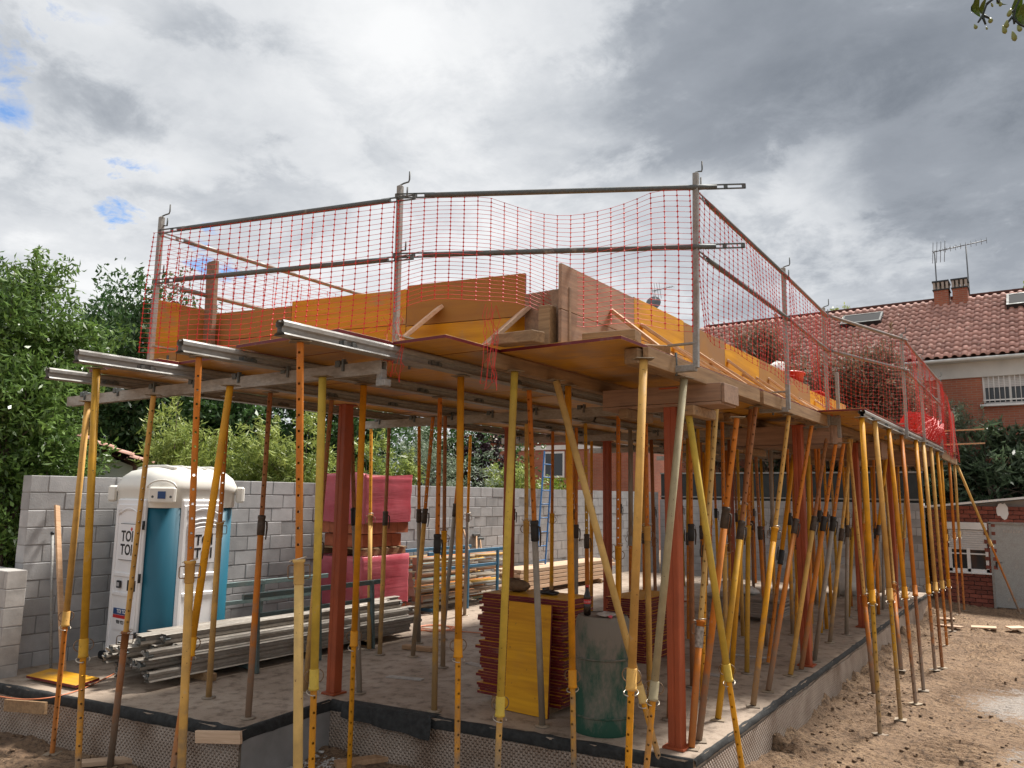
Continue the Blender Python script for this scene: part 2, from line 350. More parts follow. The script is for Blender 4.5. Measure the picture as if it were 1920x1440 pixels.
    v = q.coord(rand=False); a = q.noise(v, 3, 5); dm = q.map(vor.outputs['Distance'], .15, .5, 1, 0)
    c = q.mix(q.map(a, .35, .65), (.43, .35, .29, 1), (.27, .195, .145, 1)); c = q.mix(q.map(a, .62, .75, 0, .6), c, (.16, .10, .07, 1)); q.bump(dm, 1.0, .02); M['membrane'] = q.fin(c, .45)
    # pink stretch film
    q = NT('pink_stretch_film'); v = q.coord(scale=(1, 1, 9)); a = q.noise(v, .9, 4, .5, .3); v2 = q.coord(); b = q.noise(v2, 2, 3)
    c = q.mix(q.map(b, .35, .65), (.40, .065, .085, 1), (.52, .12, .15, 1)); q.bump(a, .35, .03); M['film'] = q.fin(c, .22)
    # drum
    q = NT('cement_smeared_drum'); v = q.coord(scale=(1, 1, .45)); a = q.noise(v, 4.5, 7, .7); v2 = q.coord(); z = q.n('ShaderNodeSeparateXYZ'); q.L.new(q.tc.outputs['Object'], z.inputs[0])
    f = q.map(q.math('ADD', a, q.math('MULTIPLY', z.outputs[2], .28)), .52, .72); c = q.mix(f, (.008, .062, .036, 1), (.17, .145, .115, 1)); q.bump(a, .4, .01); M['drum'] = q.fin(c, .7)
    # bricks
    q = NT('red_brick'); v = q.coord(); a = q.noise(v, 12, 4); c = q.hsv((.21, .062, .042, 1), q.map(q.oi.outputs['Random'], 0, 1, .7, 1.25)); c = q.hsv(c, q.map(a, .3, .7, .8, 1.2)); q.bump(a, .5, .01); M['brick'] = q.fin(c, .85)
    q = NT('brick_facade'); v = q.coord(rand=False)
    cmb = q.n('ShaderNodeCombineXYZ'); sp = q.n('ShaderNodeSeparateXYZ'); q.L.new(v, sp.inputs[0]); q.L.new(q.math('ADD', sp.outputs[0], sp.outputs[1]), cmb.inputs[0]); q.L.new(sp.outputs[2], cmb.inputs[1])
    bt = q.n('ShaderNodeTexBrick'); q.L.new(cmb.outputs[0], bt.inputs[0]); bt.inputs['Scale'].default_value = 1; bt.inputs['Brick Width'].default_value = .25; bt.inputs['Row Height'].default_value = .068; bt.inputs['Mortar Size'].default_value = .008
    bt.inputs['Color1'].default_value = (.36, .115, .062, 1); bt.inputs['Color2'].default_value = (.30, .088, .05, 1); bt.inputs['Mortar'].default_value = (.28, .19, .14, 1)
    q.bump(bt.outputs['Fac'], -.3, .01); M['facade'] = q.fin(q.hsv(bt.outputs['Color'], q.map(q.noise(v, 1.2, 4), .3, .7, .85, 1.12)), .85)
    q = NT('clay_roof_tile'); v = q.coord(); a = q.noise(v, 7, 4); c = q.hsv((.48, .265, .215, 1), q.map(q.oi.outputs['Random'], 0, 1, .78, 1.2)); c = q.hsv(c, q.map(a, .3, .7, .85, 1.15)); c = q.mix(q.map(a, .6, .75, 0, .4), c, (.36, .30, .27, 1)); q.bump(a, .3, .01); M['tile'] = q.fin(c, .8)
    q = NT('clay_roof_tiles_far'); v = q.coord(rand=False); a = q.noise(v, 3.1, 5); b = q.noise(v, 16, 3); c = q.hsv((.48, .265, .215, 1), q.map(a, .3, .7, .78, 1.2)); c = q.hsv(c, q.map(b, .3, .7, .85, 1.18)); M['tile_far'] = q.fin(c, .8)
    # bark
    M['bark'] = m_wood('bark', (.16, .12, .09), (.08, .06, .045), 2, .95)
mats2()
def leaf_mat(name, c1, c2, rough=.5, trans=.35):
    q = NT(name); at_ = q.n('ShaderNodeAttribute', attribute_name='tint'); c = q.mix(at_.outputs['Fac'], (*c1, 1), (*c2, 1)); q.fin(c, rough)
    tr = q.n('ShaderNodeBsdfTranslucent'); q.L.new(c, tr.inputs[0]); mx = q.n('ShaderNodeMixShader'); mx.inputs[0].default_value = trans
    q.L.new(q.b.outputs[0], mx.inputs[1]); q.L.new(tr.outputs[0], mx.inputs[2]); q.L.new(mx.outputs[0], q.t.nodes['Material Output'].inputs[0]); return q.m
LEAF = dict(laurel=leaf_mat('laurel_leaf', (.045, .10, .022), (.17, .27, .06), .35), dark=leaf_mat('dark_leaf', (.022, .06, .018), (.075, .15, .042), .45),
            willow=leaf_mat('pale_long_leaf', (.13, .20, .04), (.40, .46, .12), .45), olive=leaf_mat('olive_leaf', (.10, .145, .09), (.28, .34, .23), .5),
            purple=leaf_mat('purple_leaf', (.02, .008, .014), (.05, .02, .03)), loquat=leaf_mat('loquat_leaf', (.030, .055, .030), (.115, .165, .085), .4),
            dry=leaf_mat('dry_shrub_leaf', (.085, .075, .042), (.27, .17, .115), .7), bright=leaf_mat('bright_leaf', (.10, .16, .02), (.26, .34, .04), .4))
# ------------------------------------------------------------------ ground
GZ = -.45
_rng = np.random.default_rng(3); _LAT = _rng.random((256, 256))
def vnoise(x, y):
    xi = np.floor(x).astype(int); yi = np.floor(y).astype(int); fx = x-xi; fy = y-yi; fx = fx*fx*(3-2*fx); fy = fy*fy*(3-2*fy)
    g = lambda a, b: _LAT[a % 256, b % 256]
    return (g(xi, yi)*(1-fx)+g(xi+1, yi)*fx)*(1-fy)+(g(xi, yi+1)*(1-fx)+g(xi+1, yi+1)*fx)*fy
def fbm(x, y, o=4, g=.5):
    s = 0; a = 1; t = 0
    for i in range(o): s = s+a*vnoise(x*2**i+17*i, y*2**i+31*i); t += a; a *= g
    return s/t
def ground_z(x, y):
    x = np.asarray(x, float); y = np.asarray(y, float)
    h = GZ+.07*(fbm(x*.7, y*.7, 3)-.5)
    d = x+2.42                                     # distance right of the slab edge
    near = np.exp(-np.clip(d, 0, 9)/.32)*(d > -.3)*(y > 5.2)
    h = h+near*(.04+.34*np.clip(fbm(x*2.2+5, y*1.1, 4)-.42, 0, 1))
    cl = fbm(x*5, y*5, 4, .6); msk = np.clip(fbm(x*.9+4, y*.9, 3)*2.4-.75, 0, 1); h = h+.20*np.clip(cl-.53, 0, 1)*(msk+2.2*near)
    h = h+.05*(fbm(x*9+3, y*9, 4, .62)-.5)*(.5+msk)+.07*np.clip(.5-np.abs(fbm(x*1.6+8, y*3.4+2, 4, .6)-.5)*9, 0, 1)*msk
    tr = np.clip(1-np.abs((x+1.05-.05*np.sin(y*.6))/.42), 0, 1)**.4*(y > 6)*(y < 16)     # digger track print
    tr2 = np.clip(1-np.abs((x+.25)/.3), 0, 1)**.4*(y > 7)*(y < 12)*.6
    h = h+np.maximum(tr, tr2)*((.028*np.sin((y+.12*x+.05*np.sin(x*9))*2*pi/.15))*np.clip(fbm(x*2, y*2, 2)*2.6-.65, 0, 1)-.02)
    fr = np.clip((5.6-y)/.5, 0, 1)*(x < -2.2)
    h = h+fr*.05*(fbm(x*2.5+9, y*2.5, 4)-.45)
    far = np.clip((np.maximum(np.abs(x+4)-8, np.abs(y-12)-11))/3, 0, 1)
    return h*(1-far)+GZ*far
def build_ground():
    xs = np.concatenate([np.array([-900, -400, -150, -70, -40, -25, -18, -14, -12, -11]), np.arange(-10.4, -2.7, .06), np.arange(-2.7, .9, .028), np.arange(.9, 3, .12), np.array([3.5, 5, 8, 14, 25, 50, 120, 400, 900])])
    ys = np.concatenate([np.array([-900, -300, -90, -30, -12, -5, 0, 1.5]), np.arange(2.5, 6.2, .05), np.arange(6.2, 13, .026), np.arange(13, 22.5, .06), np.array([23, 24, 26, 30, 36, 45, 60, 90, 160, 400, 1000])])
    X, Y = np.meshgrid(xs, ys, indexing='ij'); Z = ground_z(X, Y)
    v = np.stack([X, Y, Z], -1).reshape(-1, 3); nx, ny = len(xs), len(ys)
    i = np.arange(nx-1)[:, None]*ny+np.arange(ny-1)[None, :]
    f = np.stack([i, i+ny, i+ny+1, i+1], -1).reshape(-1, 4)
    me = np_mesh('ground', v, f, smooth=True); structure(link('ground', me, M['earth']))
def np_mesh(name, v, f, smooth=False, tint=None):
    me = bpy.data.meshes.new(name); n = len(f); k = f.shape[1]
    me.vertices.add(len(v)); me.vertices.foreach_set('co', np.ascontiguousarray(v, dtype=np.float32).ravel())
    me.loops.add(n*k); me.loops.foreach_set('vertex_index', f.astype(np.int32).ravel())
    me.polygons.add(n); me.polygons.foreach_set('loop_start', np.arange(0, n*k, k, dtype=np.int32)); me.polygons.foreach_set('loop_total', np.full(n, k, dtype=np.int32))
    if smooth: me.polygons.foreach_set('use_smooth', np.ones(n, dtype=bool))
    if tint is not None:
        a = me.attributes.new('tint', 'FLOAT', 'POINT'); a.data.foreach_set('value', tint.astype(np.float32))
    me.update(); me.validate(); return me
build_ground()
# clods and stones lying on the earth
def rock_mesh(name, n, boxes, smin, smax, seed):
    g = np.random.default_rng(seed); V = []; Fc = []
    base = np.array([(1, 0, 0), (-1, 0, 0), (0, 1, 0), (0, -1, 0), (0, 0, 1), (0, 0, -1), (.6, .6, .6), (-.6, .6, .6), (.6, -.6, .6), (-.6, -.6, .6)])
    fc = np.array([(0, 6, 8), (0, 2, 6), (0, 8, 3), (1, 7, 2), (1, 9, 7), (1, 3, 9), (2, 7, 6), (3, 8, 9), (4, 8, 6), (4, 6, 7), (4, 7, 9), (4, 9, 8), (0, 5, 2), (2, 5, 1), (1, 5, 3), (3, 5, 0)])
    for i in range(n):
        b = boxes[i % len(boxes)]; x = g.uniform(b[0], b[1]); y = g.uniform(b[2], b[3]); s = smin+(smax-smin)*g.random()**3
        if len(b) > 4 and (g.random() > b[4] or (b[4] > 1 and fbm(np.array(x*1.7+2), np.array(y*1.7), 3) < .55)): continue
        q = base*g.uniform(.6, 1.2, (10, 3))*s*np.array([1, 1, .6]); a = g.uniform(0, 6.28); c, sn = cos(a), sin(a)
        q = np.stack([q[:, 0]*c-q[:, 1]*sn, q[:, 0]*sn+q[:, 1]*c, q[:, 2]], -1)+np.array([x, y, float(ground_z(x, y))+s*.15])
        Fc.append(fc+10*len(V)); V.append(q)
    return np_mesh(name, np.concatenate(V), np.concatenate(Fc))
o = link('earth_clods', rock_mesh('earth_clods', 3800, [(-2.35, 1.2, 6.2, 20, 2), (-2.40, -1.75, 6.0, 18, .6), (-9, -2.5, 3, 5.3, .8), (-2.3, .8, 7, 12, 2)], .003, .030, 5), M['earth']); o['kind'] = 'stuff'; o['label'] = 'brown earth clods and pebbles strewn over the dirt'; o['category'] = 'clods'
o = link('gravel_heap', rock_mesh('gravel_heap', 420, [(-6.1, -5.45, 4.85, 5.3)], .008, .028, 8), m_plain('grey_gravel', (.42, .40, .37), .9, 0, .3, 20, .3)); o['kind'] = 'stuff'; o['label'] = 'small patch of grey gravel in the trench before the slab'; o['category'] = 'gravel'

# ------------------------------------------------------------------ foundation slab
SLAB = [(-9.72, 3.72), (-5.80, 4.36), (-5.93, 5.47), (-2.43, 5.96), (-2.47, 19.6), (-9.72, 19.6)]
def build_slab():
    t = thing('foundation_slab', 'long stained concrete floor slab edged with black strip and dimpled membrane', 'slab', (-6, 5, 0))
    mb = MB(); n = len(SLAB); off = (-6, 5)
    top = [(x-off[0], y-off[1], 0) for x, y in SLAB]; bot = [(x, y, -.9) for x, y, z in top]
    mb.add(top+bot, [tuple(range(n))]+[(i, n+i, n+(i+1) % n, (i+1) % n) for i in range(n)])
    obj('concrete', mb, M['concrete'], t)
    g = np.random.default_rng(4)
    def side(a, b, name, z0, z1, out, mat, wav, rag=0.0, step=.06):
        a = np.array(a); b = np.array(b); L = np.linalg.norm(b-a); d = (b-a)/L; nn = np.array([d[1], -d[0]]); k = max(2, int(L/step)); rows = 7
        V = []; Fc = []; uv = []
        for i in range(k+1):
            s = L*i/k; zt = z0+rag*(fbm(np.array(s*2.1+a[0]*3), np.array(a[1]*5.0))-.5)*2
            for j in range(rows):
                q = j/(rows-1); z = zt+(z1-zt)*q
                o_ = out+wav*(fbm(np.array(s*1.6+7), np.array(z*2.5+a[0]))-.35)*(q*.9+.1)
                p = a+d*s+nn*o_; V.append((p[0]-off[0], p[1]-off[1], z)); uv.append((s, z))
        for i in range(k):
            for j in range(rows-1): Fc.append((i*rows+j, i*rows+j+1, (i+1)*rows+j+1, (i+1)*rows+j))
        me = np_mesh(name, np.array(V), np.array(Fc), True); l = me.uv_layers.new(); idx = np.array(Fc).ravel(); l.data.foreach_set('uv', np.array(uv, dtype=np.float32)[idx].ravel())
        link(name, me, mat, t)
    for i in (0, 1, 2, 3):
        a, b = SLAB[i], SLAB[i+1]; z0 = -.075
        if i == 1: side(a, b, 'earth_side', -.06, -.8, .012, M['mortar'], .03, .05)
        else: side(a, b, 'dimpled_membrane', z0, -.8, .012, M['membrane'], .05 if i != 3 else .035, .02)
        # black bitumen strip: rounded lip over the edge
        A = np.array(a); B = np.array(b); L = np.linalg.norm(B-A); d = (B-A)/L; nn = np.array([d[1], -d[0]]); k = int(L/.08); V = []; Fc = []
        prof = [(-.035, .004), (-.005, .007), (.010, -.004), (.019, -.03), (.019, -.06), (.014, -.08)]
        if i == 3: prof = [(-.016, .003), (-.004, .004), (.007, -.003), (.013, -.018), (.014, -.034), (.012, -.045)]
        for j in range(k+1):
            s = L*j/k
            for u, z in prof:
                w = .030*(fbm(np.array(s*6+i*9), np.array(u*26.), 4, .75)-.5)*2; p = A+d*s+nn*(u+(abs(w) if z < -.03 else w)); V.append((p[0]-off[0], p[1]-off[1], z+(.4*w if z < 0 else .004+.5*abs(w))))
        r = len(prof)
        for j in range(k):
            for m_ in range(r-1): Fc.append((j*r+m_, j*r+m_+1, (j+1)*r+m_+1, (j+1)*r+m_))
        link('bitumen_strip', np_mesh('bitumen_strip', np.array(V), np.array(Fc), True), M['bitumen'], t)
    # hanging flap of the strip by the notch
    mb = MB(); q0, q1 = np.array((-5.75, 5.497)), np.array((-4.75, 5.637)); K = 12
    V = []
    for i in range(K+1):
        p = q0+(q1-q0)*i/K; w = .02*sin(i*1.3); V += [(p[0]-off[0], p[1]-off[1]+.1, .013), (p[0]-off[0], p[1]-off[1]-.045, .014+w*.2), (p[0]-off[0]+.02, p[1]-off[1]-.075-w, -.07), (p[0]-off[0]+.02, p[1]-off[1]-.085-w, -.10-.07*i/K)]
    mb.add(V, [(i*4+j, i*4+j+1, i*4+5+j, i*4+4+j) for i in range(K) for j in range(3)], True); obj('bitumen_flap', mb, M['bitumen'], t)
    # service slots cut into the floor
    for (sx, sy, l, a) in ((-6.0, 6.6, .42, .3), (-5.7, 7.6, .5, -.2), (-5.5, 8.3, .5, .1), (-5.9, 9.0, .4, .2), (-3.3, 10.2, .5, .1), (-3.5, 8.9, .45, -.1)):
        mb = MB(); mb.box((sx-off[0], sy-off[1], .006), (l, .10, .008), Matrix.Rotation(a, 3, 'Z')); obj('mortar_patch', mb, M['patch'], t)
M['bitumen'] = m_plain('black_bitumen_strip', (.020, .021, .021), .85, 0, .6, 20, .8)
M['patch'] = m_plain('pale_mortar_patch', (.40, .37, .34), .85, 0, .25, 18, .5)
build_slab()
# ------------------------------------------------------------------ block walls
def block_wall(name, label, p0, d, L, z0, courses, thick=.2, bl=.40, bh=.20, indiv=300, mat='block', seed=1, cap=True, zoff=0.0):
    """wall whose face starts at p0, running along unit vector d; blocks are single pieces, mortar core recessed"""
    d = np.array(d, float); nrm = np.array([d[1], -d[0]]); t = thing(name, label, 'wall', (p0[0], p0[1], z0)); g = random.Random(seed)
    R = Matrix(((d[0], nrm[0], 0), (d[1], nrm[1], 0), (0, 0, 1)))
    core = MB(); core.box((d[0]*L/2-nrm[0]*thick/2, d[1]*L/2-nrm[1]*thick/2, courses*bh/2-.004), (L-.012, thick-.014, courses*bh-.012), R); obj('mortar_core', core, M['mortar'], t)
    bm_ = MB(); bm_.box((0, 0, 0), (bl-.009, thick, bh-.009), None, .006); full = bm_.mesh('block'); full.materials.append(M[mat])
    pcs = []
    for c in range(courses):
        s = 0.0; first = True
        while s < L-.02:
            w = bl*(.5 if (first and c % 2) else 1); w = min(w, L-s); first = False; pcs.append((s+w/2, c, w)); s += w
    pcs.sort(key=lambda q: np.hypot(p0[0]+d[0]*q[0], p0[1]+d[1]*q[0])); rest = MB()
    for i, (s, c, w) in enumerate(pcs):
        j = .004 if g.random() < .8 else .008; out = g.uniform(-j, j)
        loc = Vector((d[0]*s-nrm[0]*(thick/2-out), d[1]*s-nrm[1]*(thick/2-out), (c+.5)*bh+g.uniform(-.0015, .0015))); a = g.uniform(-.004, .004)
        if i < indiv:
            o = link('block', full, None, t, loc); o.rotation_euler = (0, 0, atan2(d[1], d[0])+a); o.scale = ((w-.009)/(bl-.009), 1, 1)
        else: rest.box(loc, (w-.009, thick, bh-.009), R)
    if rest.v: o = obj('far_blocks', rest, M[mat], t); o['kind'] = 'stuff'
    return t
block_wall('block_wall', 'tall grey concrete block wall running behind the portable toilet', (-9.7, 4.2), (0, 1), 17.3, -.24, 12, indiv=300, seed=2)
block_wall('low_block_wall', 'low pale block wall cut off by the left picture edge', (-12.8, 3.9), (1, 0), 3.47, -.46, 8, bl=.40, bh=.1975, indiv=80, mat='paleblock', seed=5)
block_wall('rear_wall', 'grey block wall closing the far end of the plot under black fence', (-9.7, 21.6), (1, 0), 7.0, -.45, 12, indiv=120, seed=9)
def rear_fence():
    t = thing('rear_fence', 'black sheet fence standing on the rear block wall', 'fence', (-9.7, 21.7, 1.95))
    for i in range(14):
        mb = MB(); mb.box((.25+i*.5, 0, .38), (.485, .03, .76), None, .004); obj('sheet_panel', mb, M['fence_black'], t)
    for z in (.08, .76): mb = MB(); mb.bar((0, -.04, z), (7, -.04, z), .04, .04); obj('rail', mb, M['galv'], t)
M['fence_black'] = m_plain('black_green_fence', (.03, .035, .035), .7, 0, .2)
rear_fence()
# ------------------------------------------------------------------ brick shed on the right
def shed():
    y0 = 21.7; x0, x1 = -2.62, 3.2; t = thing('brick_shed', 'low brown brick shed with small shuttered window and grey metal door', 'shed', (x0, y0, GZ))
    L = x1-x0; zt = lambda x: 2.30+.12*(x)     # top edge rises to the right
    core = MB(); v = [(0.01, .092, -.1), (L, .092, -.1), (L, .092, zt(L)-.02), (0.01, .092, zt(0)-.02)]; v += [(a, 4.0, c) for a, b, c in v]
    core.add(v, [(0, 1, 2, 3), (5, 4, 7, 6), (0, 4, 5, 1), (1, 5, 6, 2), (3, 2, 6, 7), (0, 3, 7, 4)]); obj('core', core, M['mortar'], t)
    wx0, wx1, wz0, wz1 = .38, 1.20, .80, 1.96; dx0, dx1, dz1 = 1.25, 2.15, 1.96
    bh = .098; bm_ = MB(); bm_.box((0, 0, 0), (.24, .1, bh-.012), None, .004); me = bm_.mesh('brick'); me.materials.append(M['brick']); k = 0
    for c in range(24):
        s = -.125*(c % 2)
        while s < 3.6:
            a, b = max(s, 0), s+.25; z = bh*(c+.5)
            hole = (b > wx0+.02 and a < wx1-.02 and wz0 < z < wz1) or (b > dx0+.02 and a < dx1-.02 and z < dz1)
            if z+bh/2 < zt((a+b)/2)-.03 and k < 300:
                segs = [(a, b)]
                if hole:
                    segs = []
                    for h0, h1 in ((wx0, wx1) if wz0 < z < wz1 else (9, 9), (dx0, dx1) if z < dz1 else (9, 9)):
                        if b > h0+.02 and a < h1-.02:
                            if a < h0-.03: segs.append((a, h0))
                            if b > h1+.03: segs.append((h1, b))
                for p, q in segs:
                    o = link('brick', me, None, t, ((p+q)/2, .05+rnd.uniform(-.004, .004), z)); o.scale = (max(q-p-.01, .02)/.24, 1, 1); k += 1
            s += .25
    cap = MB(); cap.bar((-.08, 1.9, zt(0)+.01), (L, 1.9, zt(L)+.01), 4.1, .05); obj('roof_slab', cap, M['whitepaint'], t)
    w = obj('window', MB().box(((wx0+wx1)/2, .05, (wz0+.42)), (wx1-wx0, .06, .03)).box((wx0+.03, .04, wz0+.28), (.06, .07, .56)).box((wx1-.03, .04, wz0+.28), (.06, .07, .56)).box(((wx0+wx1)/2, .04, wz0+.28), (.07, .07, .56)).box(((wx0+wx1)/2, .04, wz0+.035), (wx1-wx0, .07, .07)), M['whitepaint'], t)
    obj('pane', MB().box(((wx0+wx1)/2, .075, wz0+.3), (wx1-wx0-.06, .01, .56)), M['glass'], w)
    for i in range(9): obj('shutter_slat', MB().box(((wx0+wx1)/2, .03, wz0+.54+i*.052), (wx1-wx0-.03, .025, .046), Matrix.Rotation(.18, 3, 'X'), .004), M['shutter'], w)
    obj('shutter_box', MB().box(((wx0+wx1)/2, .03, wz1-.085), (wx1-wx0+.02, .09, .17), None, .006), M['whitepaint'], w)
    obj('sill', MB().box(((wx0+wx1)/2, 0, wz0-.02), (wx1-wx0+.08, .14, .04), None, .005), M['whitepaint'], w)
    d = obj('door', MB().box(((dx0+dx1)/2, .03, dz1/2+.01), (dx1-dx0-.05, .05, dz1-.03), None, .004), M['greydoor'], t)
    fr = MB(); fr.box((dx0+.015, .02, dz1/2), (.05, .09, dz1)).box((dx1-.015, .02, dz1/2), (.05, .09, dz1)).box(((dx0+dx1)/2, .02, dz1), (dx1-dx0+.05, .09, .05)); obj('frame', fr, M['galv'], d)
    for z in (.22, 1.78):
        for i in range(8): obj('vent_slot', MB().box(((dx0+dx1)/2-.16+i*.05, .002, z), (.028, .008, .075), Matrix.Rotation(.2, 3, 'Y')), M['patch'], d)
    obj('handle', MB().box((dx0+.10, -.005, 1.0), (.035, .02, .14)).tube([(dx0+.10, -.01, 1.05), (dx0+.10, -.05, 1.05), (dx0+.22, -.05, 1.05)], .009, 6), M['dark_pl'], d)
    g = random.Random(3); mb = MB(); pts = [(1.55+.13*cos(a)*g.uniform(.7, 1.2), -.012, 2.25+.19*sin(a)*g.uniform(.7, 1.2)) for a in np.arange(0, 6.28, .35)]
    mb.add(pts+[(p[0], .0, p[2]) for p in pts], [tuple(range(len(pts)))]+[(i, (i+1) % len(pts), len(pts)+(i+1) % len(pts), len(pts)+i) for i in range(len(pts))]); obj('plaster_patch', mb, M['whitepaint'], t)
shed()
# ------------------------------------------------------------------ houses
def tile_mesh(w=.235, l=.42):
    """one mixed roof tile, barrel and pan, x across, y up the slope"""
    mb = MB(); prof = []
    for i in range(7): a = pi*i/6; prof.append((-w*.5+w*.31-cos(a)*w*.31, .012+sin(a)*.062))
    prof += [(w*.30, .004), (w*.5, .012)]; n = len(prof)
    v = [(x, 0, z+.035) for x, z in prof]+[(x, l, z*.9) for x, z in prof]+[(x, .003, z+.020) for x, z in prof]
    mb.add(v, [(i, i+1, n+i+1, n+i) for i in range(n-1)]+[(2*n+i, 2*n+i+1, i+1, i) for i in range(n-1)], True); return mb
TILE = tile_mesh().mesh('roof_tile'); TILE.materials.append(M['tile'])
def tiled_slope(parent, org, u, s, L, S, indiv, prefer, seed=1, tw=.235, row=.36, skip=()):
    """u along eaves, s up the slope (unit vectors), org lower-left; nearest/most visible pieces single"""
    u = Vector(u); s = Vector(s); nrm = u.cross(s); R = Matrix((u, s, nrm)).transposed(); g = random.Random(seed)
    cells = [(i, j) for j in range(int(S/row)) for i in range(int(L/tw)) if not any(a <= i*tw <= b and c <= j*row <= d for a, b, c, d in skip)]
    cells.sort(key=lambda c: prefer(Vector(org)+u*(c[0]*tw)+s*(c[1]*row))); rest = MB(); tv = [Vector(v.co) for v in TILE.vertices]; tf = [tuple(p.vertices) for p in TILE.polygons]
    for k, (i, j) in enumerate(cells):
        p = Vector(org)+u*((i+.5)*tw+g.uniform(-.006, .006))+s*(j*row+g.uniform(-.012, .012))+nrm*(.02+g.uniform(0, .006))
        if k < indiv:
            o = link('roof_tile', TILE, None, parent, p); o.rotation_euler = R.to_euler()
        else: rest.add([R @ v+p for v in tv], tf, True)
    if rest.v: o = obj('far_roof_tiles', rest, M['tile_far'], parent); o['kind'] = 'stuff'
def wall_face(mb, p0, u, L, H, holes, depth=.18):
    """flat wall in plane p0 + u*x + z, with rectangular holes and reveals (holes in x0,x1,z0,z1)"""
    u = Vector(u); nin = Vector((-u.y, u.x, 0)); xs = sorted({0, L, *[h[0] for h in holes], *[h[1] for h in holes]}); zs = sorted({0, H, *[h[2] for h in holes], *[h[3] for h in holes]})
    pt = lambda x, z, dd=0: Vector(p0)+u*x+Vector((0, 0, z))+nin*dd
    for a, b in zip(xs, xs[1:]):
        for c, d in zip(zs, zs[1:]):
            if any(h[0] <= a and b <= h[1] and h[2] <= c and d <= h[3] for h in holes): continue
            mb.add([pt(a, c), pt(b, c), pt(b, d), pt(a, d)], [(0, 1, 2, 3)])
    for a, b, c, d in holes:
        for q in (((a, c), (b, c)), ((b, c), (b, d)), ((b, d), (a, d)), ((a, d), (a, c))):
            mb.add([pt(*q[0]), pt(*q[1]), pt(*q[1], depth), pt(*q[0], depth)], [(0, 1, 2, 3)])
def house_right():
    y0 = 26.0; x0, x1 = -11.2, 6.5; H = 6.55; t = thing('brick_house', 'large red brick house with clay tile roof, twin chimneys and barred window', 'house', (x0, y0, GZ)); L = x1-x0
    win = [(P(1840, 700, 1, 26)[0]-x0, P(1925, 700, 1, 26)[0]-x0+.25, 4.83-GZ-.05, 5.62-GZ+.22)]
    w2 = []
    mb = MB(); wall_face(mb, (0, 0, 0), (1, 0, 0), L, H, win+w2); mb.add([(0, 0, 0), (0, 8, 0), (0, 8, H), (0, 4, H+2.75), (0, 0, H)], [(0, 4, 3, 2, 1)]); mb.add([(L, 0, 0), (L, 8, 0), (L, 8, H), (L, 4, H+2.75), (L, 0, H)], [(0, 1, 2, 3, 4)]); mb.add([(0, 8, 0), (L, 8, 0), (L, 8, H), (0, 8, H)], [(0, 3, 2, 1)])
    obj('wall', mb, M['facade'], t)
    obj('white_band', MB().box((L/2, -.03, H-.26), (L+.1, .08, .52), None, .01).box((L/2, -.18, H-.03), (L+.3, .36, .07), None, .01), M['whiteband'], t)
    for a, b, c, d in win+w2:
        w = obj('window', MB().box(((a+b)/2, .12, c+.03), (b-a, .08, .06)).box(((a+b)/2, .12, d-.03), (b-a, .08, .06)).box((a+.03, .12, (c+d)/2), (.06, .08, d-c)).box((b-.03, .12, (c+d)/2), (.06, .08, d-c)).box(((a+b)/2, .12, (c+d)/2), (.06, .07, d-c)), M['whitepaint'], t)
        obj('pane', MB().box(((a+b)/2, .145, (c+d)/2), (b-a-.08, .01, d-c-.08)), M['glass'], w)
        for i in range(10): obj('shutter_slat', MB().box(((a+b)/2, .10, d-.09-i*.05), (b-a-.1, .02, .045), Matrix.Rotation(.15, 3, 'X')), M['shutter'], w)
        obj('sill', MB().box(((a+b)/2, -.05, c-.035), (b-a+.16, .22, .06), None, .006), M['whitepaint'], w)
        nb = int((b-a)/.125)
        for i in range(nb+1): obj('window_bar', MB().tube([(a+.03+i*(b-a-.06)/nb, -.04, c), (a+.03+i*(b-a-.06)/nb, -.04, d)], .011, 6), M['whitepaint'], w)
        for z in (c+.12, d-.12): obj('window_bar', MB().box(((a+b)/2, -.04, z), (b-a, .012, .035)), M['whitepaint'], w)
    Rr = sqrt(4.25**2+2.85**2); s = Vector((0, 4.25, 2.85)).normalized()
    rf = obj('roof', MB().add([(-.2, -.32, H-.01), (L+.2, -.32, H-.01), (L+.2, 4, H+2.84), (-.2, 4, H+2.84), (L+.2, 8.3, H-.01), (-.2, 8.3, H-.01)], [(0, 1, 2, 3), (3, 2, 4, 5)]), M['roofbase'], t)
    tiled_slope(rf, (-.2, -.36, H+.03), (1, 0, 0), s, L+.4, 4.95, 300, lambda p: abs(p.x+x0+.6)+.6*abs(p.z-H-.9))
    # second lip row lower, giving the doubled eaves line
    for i in range(int((L+.2)/.32)): obj('ridge_tile', ridge_piece(), M['ridge'], rf, (i*.33-.1, 4.0, H+2.90), (0, pi/2+.03, 0))
    # skylights lying on the slope
    def on_slope(x, f): return Vector((x, -.32+4.25*f, H+.02+2.85*f))
    for nm, xx, f, w_, h_ in (('a', P(1622, 612, 1, 29.0)[0]-x0, .68, 1.3, .78), ('b', P(1935, 580, 1, 29.1)[0]-x0, .72, 1.3, .9)):
        c = on_slope(xx, f); R = Matrix((Vector((1, 0, 0)), s, Vector((1, 0, 0)).cross(s))).transposed(); nn = R @ Vector((0, 0, 1))
        k = obj('skylight', MB().box(c+nn*.16, (w_, h_, .16), R, .01), M['dark_pl'], rf); obj('pane', MB().box(c+nn*.245, (w_-.14, h_-.12, .01), R), M['skyglass'], k)
        fr = MB()
        for sx in (-1, 1): fr.box(c+nn*.25+R @ Vector((sx*(w_/2-.035), 0, 0)), (.06, h_, .02), R)
        for sy in (-1, 1): fr.box(c+nn*.25+R @ Vector((0, sy*(h_/2-.03), 0)), (w_-.125, .06, .02), R)
        obj('frame', fr, M['galv_dark'], k)
